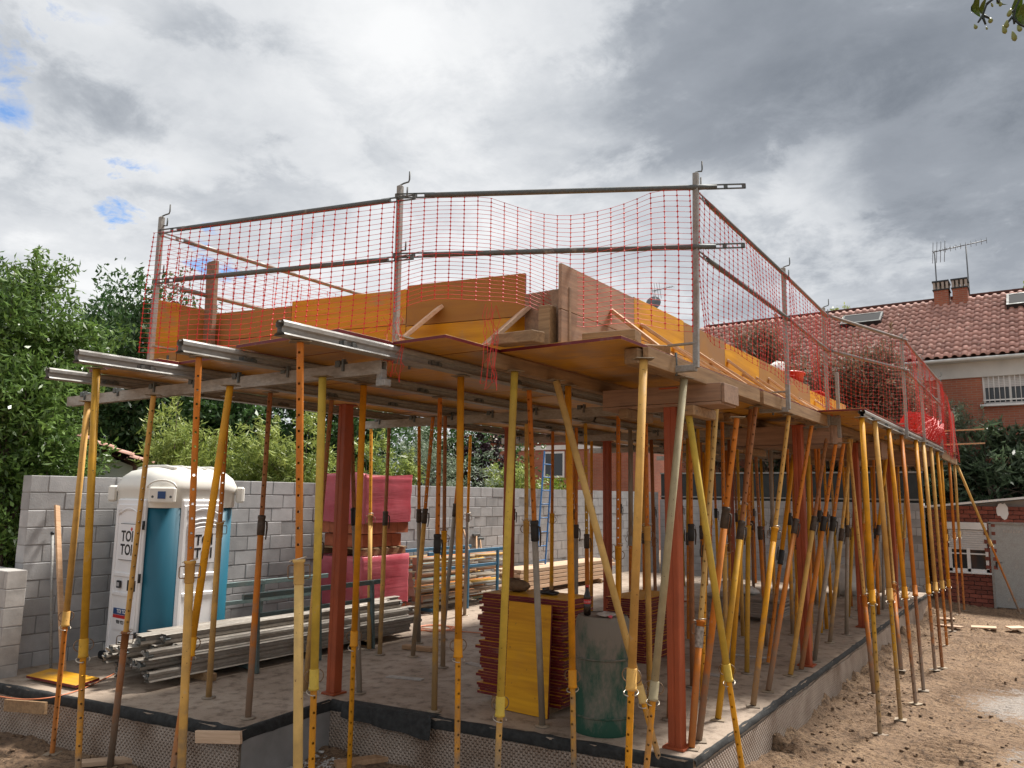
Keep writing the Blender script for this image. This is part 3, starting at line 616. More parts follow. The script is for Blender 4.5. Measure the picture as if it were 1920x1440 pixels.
    for xx in (P(1766, 560, 1, 29.3)[0]-x0, P(1801, 555, 1, 29.3)[0]-x0):
        c = obj('chimney', MB().box((xx, 3.45, H+2.330), (.44, .62, 1.3), None, .01), M['facade'], t)
        obj('chimney_cap', MB().box((xx, 3.45, H+2.995), (.50, .70, .03)).box((xx, 3.45, H+3.280), (.5, .72, .05)), M['dark_pl'], c)
        for sx in (-.19, -.065, .065, .19):
            for sy in (-.3, .3): obj('cap_brick', MB().box((xx+sx, 3.45+sy, H+3.130), (.07, .08, .24)), M['cap'], c)
    obj('gutter', MB().tube([(-.2, -.42, H-.02), (L+.2, -.42, H-.02)], .05, 8), M['whiteband'], t)
def ridge_piece():
    mb = MB(); n = 7
    v = [(r*cos(pi*k/(n-1))-.0, r*sin(pi*k/(n-1)), z) for r, z in ((.10, 0), (.125, .36)) for k in range(n)]
    mb.add([(a[1], a[0], a[2]) for a in v], [(k, k+1, n+k+1, n+k) for k in range(n-1)], True); return mb
M['whiteband'] = m_plain('grey_white_render', (.50, .50, .48), .8, 0, .1, 2); M['roofbase'] = m_plain('roof_underlay', (.10, .05, .04), .9); M['ridge'] = m_plain('ridge_tile_clay', (.17, .08, .065), .85, 0, .25)
M['cap'] = m_plain('cap_stone', (.35, .31, .27), .8); M['skyglass'] = m_plain('skylight_glass', (.03, .032, .035), .95, 0, .05, 1, 0)
house_right()
def antenna(p, h, boomx, label, kind):
    t = thing('tv_antenna', label, 'antenna', p, None, 'television antennas on the house roof')
    obj('mast', MB().tube([(0, 0, 0), (0, 0, h)], .022, 6), M['antenna'], t)
    b = obj('boom', MB().tube([boomx[0], boomx[1]], .016, 6), M['antenna'], t); a, c = Vector(boomx[0]), Vector(boomx[1])
    for i in range(9):
        q = a.lerp(c, i/8); l = .16 if kind == 0 else .22
        obj('element', MB().tube([q+Vector((0, 0, -l*.5)), q+Vector((0, 0, l*.5))] if kind else [q+Vector((0, -l, .0)), q+Vector((0, l, 0))], .007, 4), M['antenna'], b)
    if kind == 0:
        for i in range(4): obj('reflector', MB().tube([a+Vector((.05+.12*i, -.25, .28)), a+Vector((.12*i-.05, .2, -.34))], .009, 4), M['antenna'], b)
M['antenna'] = m_plain('grey_antenna_metal', (.14, .15, .16), .5, .5)
_a = P(1752, 470, 1, 29.6); antenna((_a[0], 29.6, 7.9), _a[2]-7.9, ((-.05, 0, _a[2]-7.9-.05), (.80, -.1, _a[2]-7.9-.0)), 'television antenna with slanted reflector left of the twin chimneys', 0)
_a = P(1811, 462, 1, 29.9); antenna((_a[0], 29.9, 8.2), _a[2]-8.2, ((-.62, 0, _a[2]-8.2), (.62, -.1, _a[2]-8.2+.08)), 'straight comb television antenna on thin mast right of chimneys', 1)
_a = P(1228, 545, 1, 31.0); antenna((_a[0], 31, 7.2), _a[2]-7.2, ((-.1, 0, _a[2]-7.2), (.9, -.1, _a[2]-7.2+.04)), 'distant television antenna seen through the orange net above parapet', 0)
_a = P(1225, 568, 1, 31.0)
dsh = thing('satellite_dish', 'small grey satellite dish seen through net over the yellow parapet', 'dish', (_a[0], 31, _a[2]-.3)); obj('bowl', MB().lathe([(.001, .12), (.12, .10), (.25, .03), (.34, 0)], 14, smooth=True, cap=False), M['antenna'], dsh, (0, 0, .3), (pi/2-.3, 0, .2)); obj('mast', MB().tube([(0, .12, -2.5), (0, .12, .25), (0, .03, .3)], .025, 6), M['antenna'], dsh)
def small_house(name, label, loc, rot, L, D, H, rise, wallm, indiv, window=False):
    t = thing(name, label, 'house', loc, (0, 0, rot)); mb = MB(); mb.box((L/2, D/2, H/2), (L, D, H)); mb.add([(0, 0, H), (0, D, H), (0, D/2, H+rise)], [(0, 1, 2)]); mb.add([(L, 0, H), (L, D, H), (L, D/2, H+rise)], [(0, 2, 1)]); obj('wall', mb, M[wallm], t)
    rf = obj('roof', MB().add([(-.25, -.25, H-.05), (L+.25, -.25, H-.05), (L+.25, D/2, H+rise+.02), (-.25, D/2, H+rise+.02), (L+.25, D+.25, H-.05), (-.25, D+.25, H-.05)], [(0, 1, 2, 3), (3, 2, 4, 5)]), M['roofbase'], t)
    s = Vector((0, D/2+.25, rise+.07)); S = s.length; tiled_slope(rf, (-.25, -.3, H-.02), (1, 0, 0), s.normalized(), L+.5, S, indiv, lambda p: p.z, 3)
    if window:
        w = obj('window', MB().box((L*.45, -.03, H-1.2), (1.2, .06, 1.3), None, .01), M['whitepaint'], t); obj('pane', MB().box((L*.45, -.065, H-1.2), (1.0, .01, 1.1)), M['glass'], w)
        obj('white_band', MB().box((L/2, -.04, H-.35), (L+.1, .08, .22)), M['whitepaint'], t)
# white cottage left behind the wall: gable roof sloping down to the right
_w = at(150, 880, 13.5)
M['whitewall'] = m_plain('whitewash', (.62, .63, .65), .85, 0, .08, 2)
small_house('white_cottage', 'white walled cottage with old clay roof peeking over the block wall', (-13.7, 7.62, GZ), radians(154), 4.0, 2.6, 2.88, .52, 'whitewall', 80)
small_house('far_brick_house', 'distant red brick house with white band glimpsed under the deck', (-24.5, 33.0, GZ), 0, 9.0, 6.0, 5.2, 1.8, 'facade', 0, True)
# ------------------------------------------------------------------ trees and shrubs
def tree(name, label, cat, base, h, rx, ry, kind, nleaf, ll, lw, seed, z0=.15, clumps=60, trunk_r=.09, spread=.42, stems=1, droop=.3, shoots=0, group=None, lean=(0, 0), trunkmat='bark', flat=.8):
    """a tree whose crown is many leaf faces on clumps in an uneven ellipsoid; base = (x,y,z)"""
    g = np.random.default_rng(seed); t = thing(name, label, cat, base, None, group)
    zc = h*(z0+(1-z0)*.5); rz = h*(1-z0)*.5
    C = []; k = 0
    while len(C) < clumps and k < 6000:
        k += 1; p = g.uniform(-1, 1, 3); r = np.linalg.norm(p)
        if r > 1 or r < .35*g.random()**.3: continue
        a = atan2(p[1], p[0]); bulge = .80+.22*sin(2*a+seed)+.14*sin(5*a+seed*1.7+3*p[2])+.10*sin(7*p[2]+seed)
        C.append(np.array([p[0]*rx*bulge, p[1]*ry*bulge, zc+p[2]*rz*(.92+.1*sin(3*a+seed))]))
    C = np.array(C)
    # trunk with limbs to clumps
    mb = MB()
    for s_ in range(stems):
        a = 2*pi*s_/max(stems, 1)+seed; off = Vector((cos(a), sin(a), 0))*(.12*(stems > 1)); topv = Vector((lean[0]+off.x*rx*3.0*(stems > 1), lean[1]+off.y*rx*3.0*(stems > 1), h*.62))
        pts = [off+Vector((0, 0, -.2))]+[off.lerp(topv, q)+Vector((g.uniform(-.06, .06), g.uniform(-.06, .06), 0)) for q in (.25, .5, .75)]+[topv]
        for p_, q in zip(pts[1:4], (.25, .5, .75)): p_.z = h*.62*q
        mb.tube(pts, [trunk_r, trunk_r*.85, trunk_r*.65, trunk_r*.45, trunk_r*.2], 7)
        for c in C[s_::stems][::2]:
            st = pts[2].lerp(pts[4], g.random()); mid = st.lerp(Vector(c), .5)+Vector((0, 0, .06*h*g.random())); mb.tube([st, mid, Vector(c)], [trunk_r*.28, trunk_r*.16, .006], 5, False)
    SH = [(C[g.integers(0, len(C))], g.uniform(.25, .75)) for i in range(shoots)]
    SH = [(c, np.array([c[0]*1.02, c[1]*1.02, max(c[2], zc)+rz*q])) for c, q in SH]
    for c, top in SH: mb.tube([Vector(c), Vector(top)], [.009, .003], 4, False)
    obj('trunk', mb, M[trunkmat], t)
    # leaves
    cr = (rx+ry+rz)/3*spread; per = nleaf//len(C); V = []; T = []
    for ci, c in enumerate(C):
        n = int(per*g.uniform(.55, 1.45)); sub = max(4, n//14); sc = g.normal(0, 1, (sub, 3)); sc /= np.linalg.norm(sc, axis=1)[:, None]; sc *= (g.random((sub, 1))**.5)*cr*g.uniform(.6, 1.15)*np.array([1, 1, flat]); sc += c
        which = g.integers(0, sub, n); p = sc[which]+g.normal(0, 1, (n, 3))*cr*.13
        V.append(p); T.append(np.clip(.5*g.random(n)+.35*g.random(sub)[which]+.25*g.random(), 0, 1))
    if shoots:
        for c, top in SH:
            n = 60; q = g.random(n)[:, None]; p = c*(1-q)+top*q+g.normal(0, .035, (n, 3)); V.append(p); T.append(.45+.5*g.random(n))
    p = np.concatenate(V); tt = np.concatenate(T); keep = p[:, 2] > .03; p = p[keep]; tt = tt[keep]; n = len(p)
    d = g.normal(0, 1, (n, 3)); out = p-np.array([0, 0, zc]); out /= (np.linalg.norm(out, axis=1)[:, None]+1e-6); d = d*.75+out*.7; d[:, 2] -= droop; d /= np.linalg.norm(d, axis=1)[:, None]
    w = np.cross(d, g.normal(0, 1, (n, 3))*.7+np.array([0, 0, .9])); w /= (np.linalg.norm(w, axis=1)[:, None]+1e-6); nn = np.cross(d, w)
    L = (ll*g.uniform(.6, 1.3, n))[:, None]; Wd = (lw*g.uniform(.7, 1.25, n))[:, None]
    v = np.stack([p-d*L*.5, p-w*Wd*.5+nn*Wd*.18, p+d*L*.5-nn*L*.10, p+w*Wd*.5+nn*Wd*.18], 1).reshape(-1, 3)
    f = np.arange(n*4).reshape(-1, 4); me = np_mesh('crown', v, f, False, np.repeat(tt, 4)); c = link('crown', me, LEAF[kind], t); c['kind'] = 'stuff'
    return t
def bpos(pxx, Z, z=GZ):
    p = at(pxx, 930, Z); return (float(p[0]), float(p[1]), z)
def htop(py, Z): return 2-GZ+(930-py)/F*Z
def wid(w, Z): return w/F*Z/2
# tall trees left, beyond the wall
tree('laurel_tree', 'broad bright green laurel tree at the left picture edge', 'tree', bpos(35, 12.6), htop(500, 12.6), wid(250, 12.6), 1.2, 'laurel', 24000, .13, .045, 11, .1, 85, .10, .40, shoots=7, group='trees beyond the block wall')
tree('laurel_tree', 'glossy laurel shrub with pale young leaves hanging over the left wall', 'tree', bpos(15, 11.8), htop(640, 11.8), wid(190, 11.8), 1.0, 'laurel', 14000, .13, .045, 12, .12, 60, .08, .42, shoots=3, group='trees beyond the block wall')
tree('dense_tree', 'dark dense tree whose top stands at the upper left edge', 'tree', bpos(-60, 17), htop(470, 17), wid(300, 17), 1.9, 'dark', 15000, .17, .075, 13, .12, 70, .16, group='trees beyond the block wall')
tree('dense_tree', 'dark leafy tree whose crown rises left of the fence post', 'tree', bpos(262, 18.5), htop(515, 18.5), wid(280, 18.5), 1.9, 'dark', 22000, .17, .075, 14, .10, 85, .16, shoots=4, group='trees beyond the block wall')
tree('dense_tree', 'dark tree with twiggy top between laurel and fence post', 'tree', bpos(160, 20), htop(535, 20), wid(260, 20), 1.8, 'dark', 16000, .18, .075, 15, .12, 70, .15, group='trees beyond the block wall')
tree('dense_tree', 'shaded dark tree behind the toilet filling the gap below deck', 'tree', bpos(430, 19), htop(640, 19), wid(300, 19), 1.8, 'dark', 16000, .18, .08, 16, .06, 70, .14, group='trees beyond the block wall')
tree('dense_tree', 'shaded dark tree behind the left red column', 'tree', bpos(640, 20), htop(660, 20), wid(300, 20), 1.9, 'dark', 16000, .18, .08, 17, .05, 70, .14, group='trees beyond the block wall')
tree('dense_tree', 'dark tree seen between props behind the pink brick pallet', 'tree', bpos(850, 24), htop(700, 24), wid(330, 24), 2.2, 'dark', 9000, .18, .08, 18, .05, 70, .14, group='trees beyond the block wall')
tree('willow_shrub', 'pale green narrow leaved shrub just above the toilet roof', 'shrub', bpos(345, 12.8), htop(775, 12.8), wid(230, 12.8), .9, 'willow', 9000, .15, .026, 21, .25, 60, .05, .42, 3, .5, 16, 'pale shrubs behind the wall')
tree('willow_shrub', 'pale narrow leaved shrub right of the toilet above the wall', 'shrub', bpos(450, 13.4), htop(790, 13.4), wid(150, 13.4), .8, 'willow', 6000, .15, .026, 22, .25, 45, .05, .42, 3, .5, 8, 'pale shrubs behind the wall')
tree('willow_shrub', 'yellow green shrub between the holed cream prop and red column', 'shrub', bpos(548, 13.8), htop(770, 13.8), wid(170, 13.8), .9, 'willow', 8000, .15, .028, 23, .25, 55, .05, .42, 3, .5, 10, 'pale shrubs behind the wall')
tree('willow_shrub', 'green narrow leaved shrub peeping over the pink pallet', 'shrub', bpos(700, 16), htop(815, 16), wid(150, 16), .9, 'willow', 5000, .16, .03, 24, .25, 45, .05, .42, 3, .5, 5, 'pale shrubs behind the wall')
tree('olive_tree', 'grey green olive tree above the wall right of pink pallet', 'tree', bpos(805, 17.5), htop(800, 17.5), wid(200, 17.5), 1.2, 'olive', 9500, .10, .026, 25, .25, 75, .08, .42, 2)
tree('purple_tree', 'dark purple leaved tree behind the second red column', 'tree', bpos(905, 23), htop(800, 23), wid(130, 23), 1.0, 'purple', 4000, .12, .06, 26, .3, 40, .08)
tree('green_bush', 'green bush over the far block wall beside blue ladder', 'bush', bpos(955, 20.5), htop(866, 20.5), wid(150, 20.5), 1.0, 'willow', 5500, .14, .04, 27, .2, 45, .05)
tree('bright_hedge', 'bright yellow green hedge on top of the far fence', 'hedge', bpos(1035, 25.5), htop(882, 25.5), wid(120, 25.5), .8, 'bright', 3500, .13, .05, 28, .2, 35, .05)
# right side, between plot and brick house
tree('loquat_tree', 'large dark loquat tree with long leaves behind the brick shed', 'tree', (-.9, 24.3, GZ), htop(775, 20.5)+.1, 2.0, 1.0, 'loquat', 9500, .30, .075, 31, .05, 85, .09, .40, 3, .25)
tree('olive_tree', 'silvery olive tree reaching up beside the barred window', 'tree', (-2.15, 24.9, GZ), htop(715, 21), .85, .7, 'olive', 6000, .12, .03, 32, .35, 50, .07, .42, 2, .1, 5)
tree('dry_shrub', 'tall reddish dry shrub behind orange net left of skylight', 'shrub', (-7.1, 23.9, GZ), 7.75, 1.6, .9, 'dry', 30000, .17, .05, 33, .45, 90, .05, .55, 4, 0, 22, 'reddish shrubs before the brick house')
tree('dry_shrub', 'reddish dry shrub behind orange net near the eaves', 'shrub', (-4.5, 23.7, GZ), 6.85, 1.7, .9, 'dry', 32000, .17, .05, 34, .4, 95, .05, .55, 4, 0, 18, 'reddish shrubs before the brick house')
tree('dry_shrub', 'low reddish shrub behind net between the first two right posts', 'shrub', (-9.0, 24.2, GZ), 7.0, 1.1, .8, 'dry', 14000, .17, .05, 35, .45, 60, .05, .55, 4, 0, 12, 'reddish shrubs before the brick house')
for i, (xx, hh, lb) in enumerate(((-4.8, 4.3, 'dark shrub glimpsed between props beyond the far slab end, right of middle'), (-7.2, 4.2, 'dark shrub glimpsed between props beyond the far slab end, left of middle'), (-3.0, 4.6, 'dark shrub hugging the left corner of the brick shed'))):
    tree('dark_shrub', lb, 'shrub', (xx, 24.0, GZ), hh, 1.3, .8, 'loquat', 4500, .2, .06, 41+i, .1, 40, .06, group='dark shrubs beyond the far slab end')
tree('street_tree', 'tiny treetop just showing above the ridge near the skylight', 'tree', (-8.0, 40, GZ), 12.4, 1.2, 1.0, 'willow', 2200, .2, .08, 51, .6, 25, .12)
tree('street_tree', 'treetop above the roof ridge at the right picture edge', 'tree', (.6, 36, GZ), 12.6, 1.0, 1.0, 'bright', 2200, .2, .08, 52, .6, 25, .12)
# a twig hanging into the picture at the top right, from a tree beside the photographer
def twig():
    Z = 2.2; base = (1.75, 2.3, GZ); t = tree('overhanging_tree', 'tree beside the viewpoint, only its budding twig hanging into the top right corner', 'tree', base, 5.6, .85, .85, 'bright', 4000, .09, .045, 61, .55, 40, .07); A = np.array(base)
    e = at(1960, -60, Z)-A; obj('bough', MB().tube([(0, 0, 2.9), (-.5, -.1, 3.45), Vector(e)*.45+Vector((-.35, -.05, 2.2)), e], [.03, .02, .012, .0045], 7), M['bark'], t)
    loc = lambda x, y, dz=0: Vector(at(x, y, Z+dz))-Vector(A); g = random.Random(4); mb = MB(); lf = []
    main = [[(1960, -60), (1925, -25), (1905, 12), (1900, 34), (1902, 45)], [(1925, -30), (1880, -15), (1850, 8), (1842, 30)], [(1900, 34), (1912, 46), (1925, 52)], [(1898, 32), (1888, 44)], [(1842, 30), (1834, 42)], [(1842, 30), (1848, 46)], [(1842, 28), (1855, 34)], [(1900, 20), (1893, 26)], [(1850, 8), (1866, -6), (1873, 6)]]
    for q in main: mb.tube([loc(*p) for p in q], [.0042]+[.0028]*(len(q)-1), 6)
    obj('stem', mb, M['twig'], t)
    for x, y, w, h in ((1829, 50, 7, 12), (1850, 53, 4, 7), (1857, 38, 9, 13), (1887, 46, 10, 16), (1883, 56, 9, 17), (1901, 68, 10, 22), (1911, 53, 9, 17), (1893, 24, 9, 18), (1876, 8, 6, 9), (1860, 9, 4, 10)):
        r = w/F*Z/2; hh = h/F*Z; c = loc(x, y); mb = MB(); mb.lathe([(.0006, hh*.55), (r*.6, hh*.25), (r, -hh*.1), (r*.8, -hh*.32), (r*.3, -hh*.45)], 8); obj('bud', mb, M['bud'], t, c, (g.uniform(-.3, .3), g.uniform(-.35, .35), 0))
    for (x0, y0, x1, y1, w) in ((1838, -8, 1828, 24, 11), (1836, -12, 1838, 32, 14), (1850, -6, 1846, 28, 10), (1915, -15, 1914, 42, 22), (1926, 0, 1922, 50, 20), (1872, -12, 1890, 8, 8)):
        a, b = loc(x0, y0), loc(x1, y1, .03); sd = Vector(RT)*(w/F*Z/2); mb = MB(); pts = []
        for i, q in enumerate((0, .2, .45, .7, .9, 1)):
            c = a.lerp(b, q); k = (0.1, .75, 1, .85, .4, .02)[i]; bow = Vector(FW)*(.02*sin(pi*q)); pts += [c-sd*k+bow, c+bow*1.5+Vector((0, 0, 0)), c+sd*k+bow]
        mb.add(pts, [(i*3+j, i*3+j+1, i*3+4+j, i*3+3+j) for i in range(5) for j in range(2)], True); obj('leaf', mb, M['twigleaf'], t)
M['twig'] = m_plain('dark_twig', (.02, .03, .028), .6); M['bud'] = m_plain('green_bud', (.20, .22, .06), .5); M['twigleaf'] = m_plain('fresh_leaf', (.10, .17, .02), .4, 0, .3, 60)
twig()
# ------------------------------------------------------------------ steel columns
def column(x, y, label, h=2.93, w=.115):
    t = thing('steel_column', label, 'column', (x, y, 0), (0, 0, .0), 'red oxide steel columns')
    sec = MB(); f = .011
    # two channels welded to a box, seam line recessed on each face
    for sx in (-1, 1):
        sec.box((sx*w*.27, 0, h/2), (w*.46, w, h), None, .008)
    sec.box((0, 0, h/2), (w*.3, w-.012, h-.004)); obj('shaft', sec, M['redox'], t)
    obj('base_plate', MB().box((0, 0, .011), (w+.07, w+.07, .018), None, .002), M['redox'], t); obj('cap_plate', MB().box((0, 0, h-.006), (w+.05, w+.05, .012)), M['redox'], t)
for x, y, lb in ((-6.12, 5.68, 'red steel column at the slab notch, left front'), (-2.66, 6.2, 'thick red steel column at the right front slab corner'), (-6.15, 8.75, 'red steel column behind the dark panel stack'), (-6.15, 11.6, 'third red column from the front in the left row'), (-6.15, 14.6, 'fourth red column from the front in the left row'),
                 (-2.64, 10.1, 'second red column from the corner along the right slab edge'), (-2.68, 13.65, 'third red column from the corner along the right slab edge'), (-2.64, 16.5, 'farthest red column along the right slab edge'), (-6.15, 17.6, 'farthest red column in the left row')):
    column(x, y, lb)
# ------------------------------------------------------------------ formwork beams
SECP = [(-.046, .0), (-.052, .004), (-.046, .014), (-.022, .022), (-.022, .050), (-.040, .060), (-.040, .084), (-.030, .098), (-.012, .098), (-.012, .085), (.012, .085), (.012, .098), (.030, .098), (.040, .084), (.040, .060), (.022, .050), (.022, .022), (.046, .014), (.052, .004), (.046, .0)]
def sec_beam(x, y0, y1, label, mat='galv', z=2.962):
    t = thing('formwork_beam', label, 'beam', (x, y0, z), None, 'galvanised secondary formwork beams')
    obj('profile', MB().extrude(SECP, y1-y0, True), M[mat], t)
    k = 0; y = .55
    while y < y1-y0-.2:
        o = MB(); o.box((-.026, y, .030), (.012, .16, .028), None, .003).box((.026, y, .030), (.012, .16, .028), None, .003)
        for q in (-.04, .04):
            o.box((-.036, y+q, .034), (.014, .03, .03)); o.box((.036, y+q, .034), (.014, .03, .03))
        obj('clip', o, M['galv_dark'], t); y += 1.1 if k % 2 else .9; k += 1
    return t
BX = [-7.22, -6.07, -5.0, -3.88]
for x, y0, lb in zip(BX, (3.17, 2.86, 3.05, 3.02), ('galvanised formwork beam sticking out farthest left', 'galvanised formwork beam end, second from the left', 'galvanised formwork beam end just left of the yellow parapet', 'galvanised formwork beam with the longest free end under middle fence post')):
    sec_beam(x, y0, 9.0, lb)
for i, x in enumerate(BX):
    sec_beam(x, 9.05, 14.5, ['leftmost', 'second from left', 'third from left', 'fourth from left'][i]+' galvanised beam in the middle length under the deck')
    sec_beam(x, 14.55, 20.4, ['leftmost', 'second from left', 'third from left', 'fourth from left'][i]+' galvanised beam in the far length under the deck')
sec_beam(-1.83, 9.85, 17.6, 'bright galvanised edge beam with open star shaped end on the right', 'galv')
def girder(y, x0, x1, label, z=2.855, skew=0.0):
    t = thing('steel_girder', label, 'beam', (x0, y, z), None, 'galvanised primary girders'); L = x1-x0
    sec = [(-.032, 0), (-.032, .098), (.032, .098), (.032, .0), (.022, .0), (.022, .088), (-.022, .088), (-.022, 0)]
    m_ = MB(); m_.extrude(sec, L, True, True); obj('channel', m_, M['galv_dirty'], t, (0, 0, 0), (0, 0, -pi/2+skew))
    for x in np.arange(.3, L, .62): obj('wedge_clip', MB().box((x, x*skew, .105), (.05, .09, .05), None, .004).box((x+.06, x*skew-.03, .09), (.02, .03, .09)), M['galv_dark'], t)
    obj('end_hook', MB().box((L-.02, (L)*skew-.0, -.03), (.05, .06, .13), None, .004).box((L+.02, L*skew-.02, -.07), (.09, .07, .05), None, .004), M['galv'], t)
girder(3.93, -8.38, -3.92, 'grey primary girder crossing under the left front beams', skew=.012)
girder(7.35, -7.6, -3.2, 'second grey primary girder crossing under the beams behind the red column', skew=-.01)
girder(10.6, -7.6, -3.2, 'third grey primary girder crossing below the deck')
girder(13.6, -7.6, -3.2, 'fourth grey primary girder crossing below the deck')
girder(16.8, -7.6, -3.2, 'farthest grey primary girder crossing below the deck')
def timber(name, label, cat, a, b, w, h, mat='wood_old', group=None, roll=0.0):
    a = Vector([float(q) for q in a]); b = Vector([float(q) for q in b]); L = (b-a).length
    o = obj(name, MB().box((L/2, 0, 0), (L, w, h), None, min(w, h)*.06), M[mat], None, a, frame(b-a, roll).to_euler()); return tag(o, label, cat, group)
timber('timber_beam', 'brown timber beam end above the thick yellow green prop', 'beam', (-3.40, 4.55, 3.0), (-3.40, 9.2, 3.0), .10, .11, 'wood_oldx', 'timber deck beams')
timber('timber_beam', 'chewed timber beam end at the right front deck corner', 'beam', (-2.43, 4.95, 3.0), (-2.43, 9.4, 3.0), .11, .115, 'wood_oldx', 'timber deck beams')
timber('timber_beam', 'timber beam under the far right deck strip', 'beam', (-2.5, 9.6, 3.0), (-2.5, 20.4, 3.0), .10, .11, 'wood_oldx', 'timber deck beams')
timber('timber_beam', 'timber beam far back beside the fourth galvanised beam', 'beam', (-3.3, 9.4, 3.0), (-3.3, 20.4, 3.0), .10, .11, 'wood_oldx', 'timber deck beams')
timber('edge_board', 'dark timber edge board along the right deck rim, near length', 'board', (-2.34, 5.0, 3.0), (-2.34, 7.55, 3.0), .045, .13, 'wood_oldx', 'deck rim boards')
timber('edge_board', 'dark timber edge board along the right deck rim, second length', 'board', (-2.32, 7.6, 2.99), (-2.34, 10.6, 2.99), .045, .13, 'wood_oldx', 'deck rim boards')
timber('edge_board', 'timber rim board at the far low right deck corner', 'board', (-1.86, 17.75, 2.93), (-1.86, 20.6, 2.9), .05, .13, 'wood_oldx', 'deck rim boards')
def drop_beam(y, x0, x1, label, z0=2.70, d=.55):
    t = thing('beam_formwork', label, 'formwork', (x0, y, z0), None, 'boxed beam formwork'); L = x1-x0
    n = max(1, int(L/1.25)); w = L/n
    for i in range(n):
        for yy in (0, d): obj('side_board', MB().box((w*(i+.5), yy, (2.95-z0)/2), (w-.004, .027, 2.94-z0), None, .003), M['wood_boardx'], t)
        obj('bottom_board', MB().box((w*(i+.5), d/2, -.012), (w-.004, d+.03, .025), None, .003), M['wood_boardx'], t)
    obj('end_board', MB().box((L+.014, d/2, (2.95-z0)/2-.01), (.026, d+.03, 2.95-z0), None, .003), M['wood_boardx'], t)
    for x in np.arange(.25, L, .6): obj('cross_block', MB().box((x, d/2, -.07), (.09, d+.2, .085), None, .006), M['wood_oldx'], t)
M['wood_boardx'] = m_wood('beam_side_board', (.36, .22, .14), (.22, .135, .09), 0, .7, .5)
drop_beam(6.15, -3.30, -2.20, 'boxed timber beam formwork above the right front red column', 2.79, .32)
drop_beam(10.35, -3.6, -2.30, 'boxed timber beam formwork at the second right column', 2.70, .5)
drop_beam(13.7, -3.6, -2.30, 'boxed timber beam formwork at the third right column', 2.70, .5)
drop_beam(16.7, -3.6, -1.95, 'boxed timber beam formwork farthest back on the right', 2.70, .5)
# ------------------------------------------------------------------ deck of yellow panels
def deck():
    t = thing('formwork_deck', 'raised deck of worn yellow three ply formwork panels', 'deck', (-5, 5, 3.064))
    g = random.Random(12)
    def col_(x0, x1, y0, y1, step=.5, z=0.0):
        y = y0; me = MB().box((0, 0, .0135), (x1-x0-.006, step-.005, .027), None, .002).mesh('panel'); me.materials.append(M['deck'])
        while y < y1:
            w = min(step, y1-y); o = link('panel', me, None, t, ((x0+x1)/2+5, y+w/2-5, z+g.uniform(0, .006))); o.scale = (1, w/step, 1); o.rotation_euler = (0, 0, g.choice((0, pi))+g.uniform(-.003, .003)); y += w
    col_(-7.22, -6.07, 3.52, 20.2); col_(-6.07, -5.0, 3.70, 20.3); col_(-5.0, -3.88, 3.50, 20.25); col_(-3.88, -3.38, 4.02, 20.4)
    col_(-3.38, -2.36, 4.66, 9.7); col_(-3.38, -2.36, 9.7, 20.4); col_(-2.36, -1.80, 9.95, 20.5)
deck()
